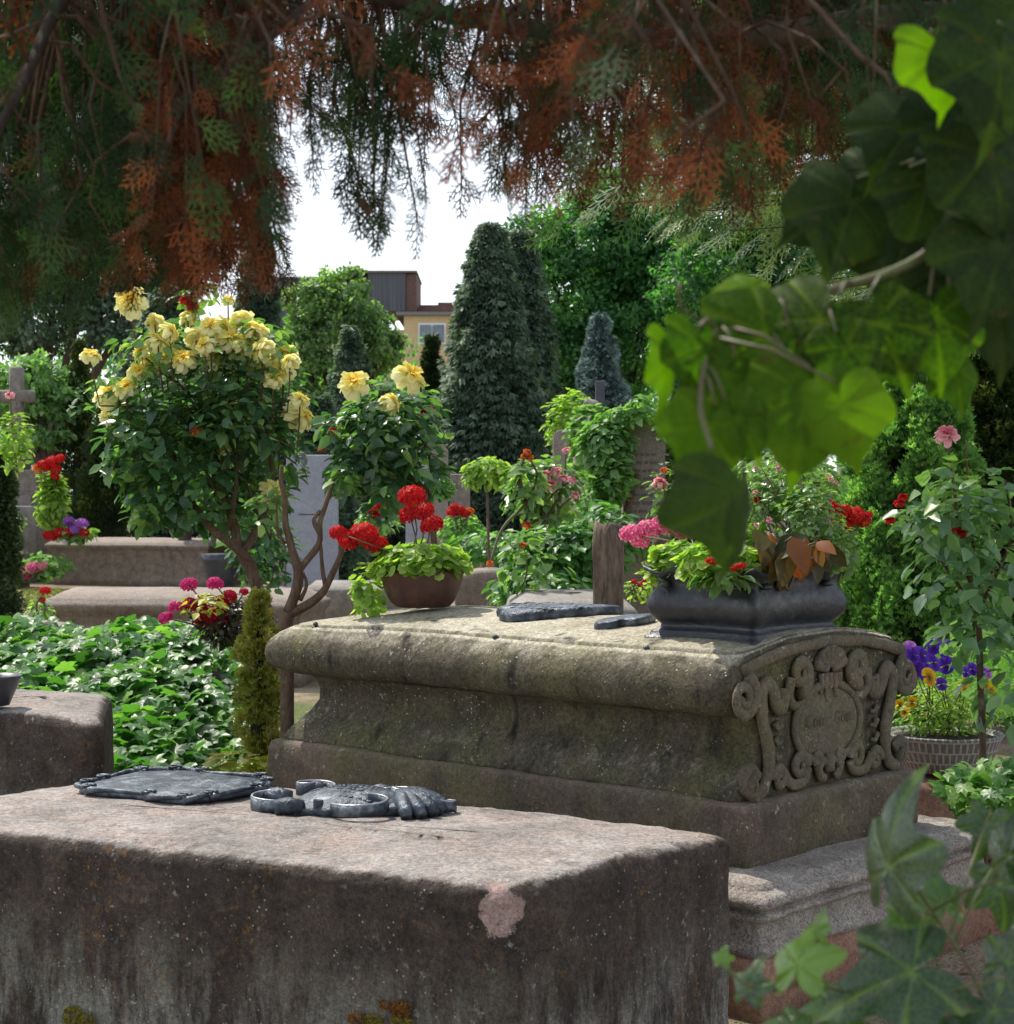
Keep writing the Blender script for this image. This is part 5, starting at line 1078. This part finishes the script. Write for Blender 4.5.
#con(868, 560, 8.9, 80, 'low bushy thuja at the far corner of the mossy tomb', M['thuja'], 16000, .032, 'thuja', prof=lambda t: (1 - t) ** .3, clump=.25, droop=-.4, g=0)
# distant woodland that reads as one mass
b = MB(); tk = MB()
for px in range(-120, 1150, 42):
    ly = 400 if 395 < px < 470 else rng.uniform(330, 380)
    dcrown(b, P(px, ly + 40, 66 + rng.uniform(-4, 8)), 2.6, 1500, .28, .9)
    dcrown(b, P(px, 475, 58), 2.0, 800, .25, .9, shade=-.15)
tag(b.build('woodland', M['oak']), 'distant green wooded edge behind the graves', 'woodland', kind='stuff')
b = MB()
# ================================================================== BUILDING
M['wall'] = mat_simple('yellow_render', (.62, .47, .26), (.55, .41, .22), .9, 3)
M['clad'] = (lambda g: g.pbr(g.mix(g.mr(g.noise(3, 4, .6, (6, 6, .05)), .4, .6), (.045, .05, .06), (.10, .105, .12)), .6))(NG('dark_cladding'))
M['brick'] = mat_simple('red_brown_brick', (.16, .09, .075), (.10, .06, .05), .9, 8)
M['wframe'] = mat_simple('white_frame', (.8, .8, .8), (.75, .75, .75), .5)
M['glass'] = mat_simple('window_glass', (.10, .15, .20), (.06, .09, .12), .1, 2, spec=.8)
M['roof'] = mat_simple('grey_roof_edge', (.22, .2, .19), (.16, .15, .14), .8)
BD = 92.; bl = thing('apartment_building', P(470, 500, BD) * (1, 1, 0), 'yellow rendered block with flat roof, dark clad rooftop box and brick chimney beyond the trees', 'building')
def bx(name, x0, x1, y0, y1, dep, mat, off=0., par=None, drop=False):
    a = P(x0, y1, BD + off); c = P(x1, y0, BD + off); z0 = 0 if drop else a[2]; b = MB(); b.box(((a[0] + c[0]) / 2, a[1] + dep / 2, (z0 + c[2]) / 2), (c[0] - a[0], dep, c[2] - z0)); o = b.build(name, mat, par or bl, smooth=False, base=bl['_b']); return o
bx('wall', 404, 640, 315, 520, 10, M['wall'], drop=True); bx('wall', 200, 403.8, 330, 520, 9, M['wall'], .4, drop=True)
bx('roof_edge', 396, 645, 311.5, 315, 10.6, M['roof'], -.4)
bx('rooftop_box', 368, 405.5, 272, 311, 5, M['clad'], .6); bx('rooftop_box', 405.8, 416.5, 274, 311, 4.8, M['brick'], .7); bx('box_cap', 345, 417, 270.5, 272.2, 5.4, M['roof'], .4)
bx('rooftop_box', 262, 367.5, 277, 330, 4, M['clad'], .9)
bx('chimney', 419, 461, 305, 311, 2, M['brick'], 1.5); bx('chimney', 438, 452, 302.5, 305, 1.8, M['brick'], 1.6)
for x0 in (418, 458, 500, 540):
    f = bx('window', x0, x0 + 28, 323, 344, .3, M['wframe'], -.12)
    for k in (0, 1):
        a = P(x0 + 2 + k * 13, 342, BD - .2); c = P(x0 + 13 + k * 13, 325, BD - .2); b = MB(); b.box(((a[0] + c[0]) / 2, a[1], (a[2] + c[2]) / 2), (c[0] - a[0], .1, c[2] - a[2])); o = b.build('pane', M['glass'], f, smooth=False, base=bl['_b'])

# ================================================================== OVERHEAD THUJA (near tree)
ot = thing('overhanging_tree', (1.75, 2.3, 0), 'old thuja with dead brown and green sprays hanging across the top of the view', 'tree')
tk = MB(); tr_top = np.array([1.72, 2.3, 3.4]); tk.tube([(1.75, 2.3, -.1), (1.74, 2.3, 1.2), (1.72, 2.32, 2.4), tr_top, (1.7, 2.3, 5)], [.20, .15, .12, .1, .04], 12)
LIMB = []
for pts, r0 in (([P(1350, 150, 2.3), P(1000, 20, 2.2), P(700, 40, 2.1), P(450, 15, 2.2), P(200, -60, 2.3)], .020), ([P(1350, -100, 2.3), P(1000, -160, 2.5), P(600, -140, 2.6), P(300, -120, 2.6), P(-60, -60, 2.4), P(-200, 30, 2.2)], .022),
                ([P(1350, -200, 2.3), P(800, -260, 1.9), P(500, -200, 1.8), P(200, -170, 1.7), P(-150, -80, 1.6)], .018), ([P(450, 15, 2.2), P(340, -8, 2.1), P(255, 50, 2.0), P(190, 100, 1.95), P(150, 190, 1.9)], .007),
                ([P(200, -60, 2.3), P(80, -20, 2.1), P(20, 90, 1.9), P(-40, 200, 1.8)], .010), ([P(1350, -150, 2.3), P(1100, -220, 3.0), P(800, -200, 3.3), P(450, -150, 3.4), P(100, -130, 3.3)], .02)):
    q = [np.array(v) for v in smooth_pts(pts, 10)]; LIMB.append(np.array(q)); tk.tube(q, np.linspace(r0, r0 * .35, len(q)), 8)
ALL = np.concatenate(LIMB)
YL = [(-200, 340), (0, 330), (50, 330), (80, 305), (110, 270), (145, 250), (175, 265), (200, 300), (225, 300), (240, 215), (252, 140), (275, 105), (300, 130), (325, 165), (345, 190), (375, 215), (405, 225), (422, 190), (440, 130), (470, 125), (500, 150), (520, 165), (545, 215), (575, 200), (610, 190), (660, 175), (700, 190), (735, 225), (780, 190), (850, 180), (1014, 200), (1200, 200)]
ylow = lambda x: np.interp(x, [q[0] for q in YL], [q[1] for q in YL])
green = [[], [], []]; brown = [[], [], []]; tw = MB()
def hang(px, D, y0, y1, kind, dens=1.5, sl=(.035, .075), drift=None):
    a = P(px, y0, D); drift = rng.normal(0, .05, 2) if drift is None else drift; e = P(px, y1, D) + (drift[0], drift[1], 0)
    sd = ALL[np.argmin(((ALL - a) ** 2).sum(1))]; m = a * .55 + e * .45 + (rng.normal(0, .02), rng.normal(0, .02), .0)
    tw.tube([sd, (sd + a) / 2 + (0, 0, .02), a, m, e], [.0032, .003, .0026, .002, .001], 4)
    L = np.linalg.norm(e - a); n = max(3, int(L / .026 * dens)); tgt = (brown if kind else green)
    side = unit(np.array([rng.normal(), rng.normal() * .7, 0])); dn = unit(e - a)
    for k in range(n):
        f = (k + .5) / n; p = a + (e - a) * f + (m - (a * .5 + e * .5)) * (4 * f * (1 - f)) * .3; s = 1 if k % 2 else -1
        d = unit(dn * .8 + side * s * rng.uniform(.4, .95) + rng.normal(size=3) * .25); tgt[0].append(p); tgt[1].append(d); tgt[2].append(rng.uniform(*sl) * (1.15 - .4 * f))
    tgt[0].append(e - dn * .02); tgt[1].append(dn); tgt[2].append(sl[1] * .9)
def pbrown(px, py): 
    if 150 < px < 262: return .72
    if px <= 150: return .05 + .25 * (py < 60)
    if px < 480: return .50 if py < 110 else .06
    if px < 820: return .48 if py < 170 else .08
    return .1
for i in range(480):
    px = rng.uniform(-80, 1090); D = rng.uniform(2.2, 3.8) if rng.random() < .88 else rng.uniform(1.4, 2.); yl = ylow(px) - abs(rng.normal(0, 50)) - 22; y0 = rng.uniform(-170, max(-100, yl - 60))
    if 265 < px < 520 and rng.random() < .55: continue
    y1 = yl if rng.random() < .6 or yl <= y0 + 60 else rng.uniform(y0 + 50, yl); hang(px, D, y0, y1, rng.random() < pbrown(px, (y0 + y1) / 2), 1.)
for i in range(150):
    px = rng.uniform(-80, 265); D = rng.uniform(2.0, 3.4); yl = ylow(px) - abs(rng.normal(0, 70)) - 15; hang(px, D, rng.uniform(-50, max(-40, yl - 60)), yl, rng.random() < (.7 if px > 150 else .06), 1.4)
for i in range(34):
    px = rng.uniform(165, 250); D = rng.uniform(1.8, 2.5); hang(px, D, rng.uniform(-20, 150), rng.uniform(170, 290), True, 1.1, (.035, .065))
for i in range(45):
    px = rng.uniform(480, 800); D = rng.uniform(1.8, 2.6); hang(px, D, rng.uniform(-40, 60), rng.uniform(110, 195), True, .8, (.035, .065))
for i in range(110):
    px = rng.uniform(-60, 900); D = rng.uniform(2.2, 3.6); hang(px, D, rng.uniform(-170, -40), rng.uniform(35, 120), rng.random() < .35, 1.)
for px, y1 in ((322, 175), (335, 195), (346, 218), (356, 205), (364, 208), (372, 226), (384, 236), (396, 232), (408, 238), (418, 206), (350, 150), (378, 160), (402, 170), (330, 140), (500, 190), (512, 205), (526, 215)):
    hang(px, 2.2 + rng.uniform(-.05, .15), 20, y1 - 12, False, 1., (.04, .07), (rng.normal(0, .01), 0))
# canopy above the frame keeps the sprays in shade
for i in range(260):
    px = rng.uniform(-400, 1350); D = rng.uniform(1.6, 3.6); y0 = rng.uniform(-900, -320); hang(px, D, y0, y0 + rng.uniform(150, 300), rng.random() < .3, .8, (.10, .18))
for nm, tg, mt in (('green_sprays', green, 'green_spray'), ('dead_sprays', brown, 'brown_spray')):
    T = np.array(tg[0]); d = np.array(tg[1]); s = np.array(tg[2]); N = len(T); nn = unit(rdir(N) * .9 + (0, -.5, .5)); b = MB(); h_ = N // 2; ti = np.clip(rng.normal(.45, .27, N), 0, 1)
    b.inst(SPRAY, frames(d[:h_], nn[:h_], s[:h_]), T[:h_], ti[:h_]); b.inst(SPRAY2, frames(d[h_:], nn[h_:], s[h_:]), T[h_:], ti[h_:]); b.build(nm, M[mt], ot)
tw.build('twigs', M['cane'], ot); tk.build('limbs', M['bark'], ot)
for k, (px, py) in enumerate(((362, 204), (368, 211))):
    p = P(px, py, 2.2); b = MB(); b.lathe([(.001, -.006), (.005, -.003), (.006, .001), (.004, .006), (.001, .008)], p, 8); b.build('cone', M['cane'], ot)

# sunlit second thuja further back on the upper right
st = thing('thuja', (3.6, 7.5, 0), 'tall thuja with sunlit sprays behind the hanging leaves, upper right', 'tree')
tk = MB(); tk.tube([(3.6, 7.5, -.1), (3.55, 7.5, 2), (3.5, 7.5, 5)], [.2, .16, .08], 10); Ts = []; Ds = []; Ss = []
for i in range(230):
    px = rng.uniform(560, 1040); py = rng.uniform(-60, 330 if px > 720 else 215); py = min(py, 330); D = rng.uniform(5.5, 8.5); a = P(px, py, D); s0 = np.array([3.55, 7.5, a[2] + .2])
    tk.tube([s0, (s0 + a) / 2 + (0, 0, .12), a], [.012, .006, .002], 5)
    for k in range(12):
        f = 1 - k * .045; p = a * f + s0 * (1 - f); dd = unit(unit(a - s0) * .6 + (rng.normal(0, .5), rng.normal(0, .5), -.75)); Ts.append(p); Ds.append(dd); Ss.append(rng.uniform(.12, .22))
T = np.array(Ts); N = len(T); b = MB(); b.inst(SPRAY, frames(np.array(Ds), unit(rdir(N) * .5 + (0, -.5, .7)), np.array(Ss)), T, rng.random(N)); b.build('foliage', M['lit_spray'], st); tk.build('trunk', M['bark'], st)

# ================================================================== HANGING AND CLIMBING IVY NEAR THE LENS
def big_leaf(rnd=0.):
    o = []
    ctrl = [(0, .0), (20, .30), (40, .50), (56, .50), (72, .40), (84, .42), (100, .58), (112, .66), (124, .54), (140, .42), (152, .46), (168, .66), (180, .80)]
    for a in np.linspace(0, 180, 31):
        r = np.interp(a, [c[0] for c in ctrl], [c[1] for c in ctrl]); r = r * (1 - rnd) + rnd * (.5 * math.sin(R(min(90, a * 1.5))) + .08) if a < 175 else r; o.append((a, r))
    pts = [(r * math.sin(R(a)), .38 - r * math.cos(R(a))) for a, r in o]; pts[0] = (0, .12); left = [(-x, y) for x, y in pts[1:-1]][::-1]
    full = pts + left; k = len(full); ribs = [0, 10, 20, 30, k - 20, k - 10]
    return lobed(full, .16, .035, ribs, 5)
BL = big_leaf(); BLR = big_leaf(.6)
def big(mb, px, py, D, size, ang, tilt=(0, 0), tint=.5, rd=False, curl=0.):
    """leaf whose middle sits at the pixel; ang = direction of the tip on the picture, degrees clockwise from up; tilt = lean of the face (x, z)"""
    c = P(px, py, D); d = np.array([math.sin(R(ang)), tilt[1] * .6, math.cos(R(ang))]); n = np.array([tilt[0], -1, tilt[1]]); d = unit(d - unit(n) * d.dot(unit(n)))
    Mx = frames(d[None], n[None], np.array([size])); V, fs, tt, vn = BLR if rd else BL
    V = V.copy(); V[:, 2] += curl * V[:, 0] ** 2 * 2 + np.array([.025 * noise.noise(Vector((x * 4 + px, y * 4, 0))) for x, y, _ in V])
    mb.inst((V, fs, tt, vn), Mx, (c - Mx[0] @ np.array([0, .42, 0]))[None], np.array([tint])); return c - d * size * .3
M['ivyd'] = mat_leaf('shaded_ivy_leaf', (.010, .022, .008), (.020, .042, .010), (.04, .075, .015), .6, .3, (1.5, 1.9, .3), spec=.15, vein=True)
hv = thing('hanging_ivy', P(1040, 150, 1.3), 'large leafed ivy hanging in from the upper right, close to the lens', 'ivy')
b = MB(); sm = MB(); bd = MB()
up = [(762, 338, 1.15, .078, 235, (.3, .4), .42), (818, 322, 1.16, .085, 200, (-.2, .6), .12), (880, 325, 1.18, .070, 160, (0, .4), .08), (850, 350, 1.14, .05, 150, (.2, .3), .3), (745, 294, 1.2, .040, 265, (0, .7), .9), (806, 400, 1.12, .078, 190, (.1, .3), .7), (842, 408, 1.11, .058, 165, (-.2, .2), 1.), (782, 378, 1.14, .050, 215, (.2, .3), .85),
      (707, 428, 1.1, .054, 205, (.3, .2), .7), (738, 420, 1.11, .046, 150, (.2, .2), .6), (670, 362, 1.12, .056, 188, (2.6, .1), .8), (698, 350, 1.12, .052, 200, (1.0, .2), .55), (725, 375, 1.13, .052, 215, (.3, .3), .6), (935, 322, 1.2, .066, 175, (.1, .3), .3), (938, 56, 1.15, .058, 172, (.5, .2), .95), (955, 372, 1.25, .045, 170, (.5, .3), .5)]
ends = []
for (px, py, D, s, a, tl, ti) in up: ends.append(big(b, px, py, D, s, a, tl, ti, rd=True))
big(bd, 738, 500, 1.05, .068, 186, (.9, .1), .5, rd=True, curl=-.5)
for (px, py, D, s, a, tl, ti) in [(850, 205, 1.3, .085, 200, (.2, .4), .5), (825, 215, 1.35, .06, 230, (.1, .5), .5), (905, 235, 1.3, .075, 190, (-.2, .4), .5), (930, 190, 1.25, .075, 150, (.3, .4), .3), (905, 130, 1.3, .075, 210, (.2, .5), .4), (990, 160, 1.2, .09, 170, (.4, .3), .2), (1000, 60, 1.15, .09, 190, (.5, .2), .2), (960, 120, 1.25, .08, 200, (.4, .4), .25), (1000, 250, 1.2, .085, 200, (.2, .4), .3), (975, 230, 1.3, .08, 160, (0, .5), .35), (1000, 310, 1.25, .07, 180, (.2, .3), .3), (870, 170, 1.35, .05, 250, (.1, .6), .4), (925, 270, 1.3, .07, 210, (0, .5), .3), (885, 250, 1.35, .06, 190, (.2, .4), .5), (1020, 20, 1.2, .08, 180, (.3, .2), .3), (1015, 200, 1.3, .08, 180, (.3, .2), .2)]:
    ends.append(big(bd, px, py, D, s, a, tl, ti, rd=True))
main = [np.array(v) for v in smooth_pts([P(1080, 60, 1.25), P(1000, 150, 1.25), P(930, 250, 1.22), P(830, 290, 1.2), P(760, 300, 1.18), P(715, 330, 1.15), P(700, 400, 1.1), P(712, 450, 1.07)], 8)]
sm.tube(main, np.linspace(.0045, .0015, len(main)), 6); mm = np.array(main)
for e in ends:
    k = np.argmin(((mm - e) ** 2).sum(1)); s0 = mm[max(0, k - 3)]; sm.tube([s0, (s0 + e) / 2 + (0, 0, .006), e], [.0016, .0013, .001], 5)
sm.tube([P(700, 320, 1.15), P(682, 310, 1.13), P(678, 290, 1.12), P(681, 283, 1.12)], .0012, 5)
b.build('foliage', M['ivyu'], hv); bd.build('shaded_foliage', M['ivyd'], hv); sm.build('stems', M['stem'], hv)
lv = thing('climbing_ivy', P(960, 1100, 1.5) * (1, 1, 0), 'large leafed ivy shoots rising in the lower right corner, close to the lens', 'ivy')
b = MB(); sm = MB(); ends = []
for (px, py, D, s, a, tl, ti) in [(900, 850, 1.4, .125, 24, (-3.4, .2), .4), (936, 890, 1.5, .056, 350, (.3, .4), .7), (982, 812, 1.55, .055, 200, (.2, .3), .55), (994, 872, 1.5, .068, 170, (.3, .2), .45), (1003, 842, 1.4, .075, 30, (-2.4, .4), .35),
                              (902, 962, 1.35, .118, 215, (-.3, 1.0), .35), (990, 1002, 1.35, .085, 170, (.2, .8), .35), (794, 950, 1.3, .070, 42, (-1.6, 1.2), 1.), (743, 975, 1.3, .040, 25, (-1.2, .6), .45), (812, 918, 1.3, .026, 5, (-2.4, .2), .95), (716, 947, 1.3, .018, 10, (-.6, .5), .95),
                              (828, 1000, 1.4, .068, 235, (-.5, 1.), .75), (785, 1015, 1.4, .045, 250, (-.3, 1.2), .7), (1002, 948, 1.3, .060, 40, (-1.3, .6), .3), (1012, 905, 1.6, .045, 10, (0, .5), .6), (898, 905, 1.45, .040, 220, (-.3, .8), .8), (955, 1025, 1.4, .06, 200, (0, 1), .5)]:
    ends.append(big(b, px - (12 if py < 880 and px < 920 else -6), py + 12, D, s * .84, a, tl, ti))
main = [np.array(v) for v in smooth_pts([P(1030, 1120, 1.4), P(985, 1000, 1.42), P(945, 930, 1.44), P(915, 885, 1.42), P(905, 862, 1.4)], 8)]; m2 = [np.array(v) for v in smooth_pts([P(1000, 1120, 1.4), P(900, 1020, 1.4), P(820, 985, 1.35), P(760, 990, 1.3), P(722, 965, 1.3)], 8)]
sm.tube(main, .0018, 6); sm.tube(m2, .0016, 6); mm = np.array(main + m2)
for e in ends:
    k = np.argmin(((mm - e) ** 2).sum(1)); s0 = mm[max(0, k - 2)]; sm.tube([s0, (s0 + e) / 2 + (0, 0, .004), e], [.0015, .0013, .001], 5)
b.build('foliage', M['ivyv'], lv); sm.build('stems', M['stem'], lv)
GR = {'tomb': 'stone tombs between the plants', 'gravestone': 'upright gravestones', 'rose bush': 'rose bushes on the graves', 'plaque': 'bronze plaques on the tombs', 'post': 'old wooden posts behind the tomb'}
for o in BASES:
    if 'group' not in o and o.get('category') in GR: o['group'] = GR[o['category']]
    if '_b' in o: del o['_b']
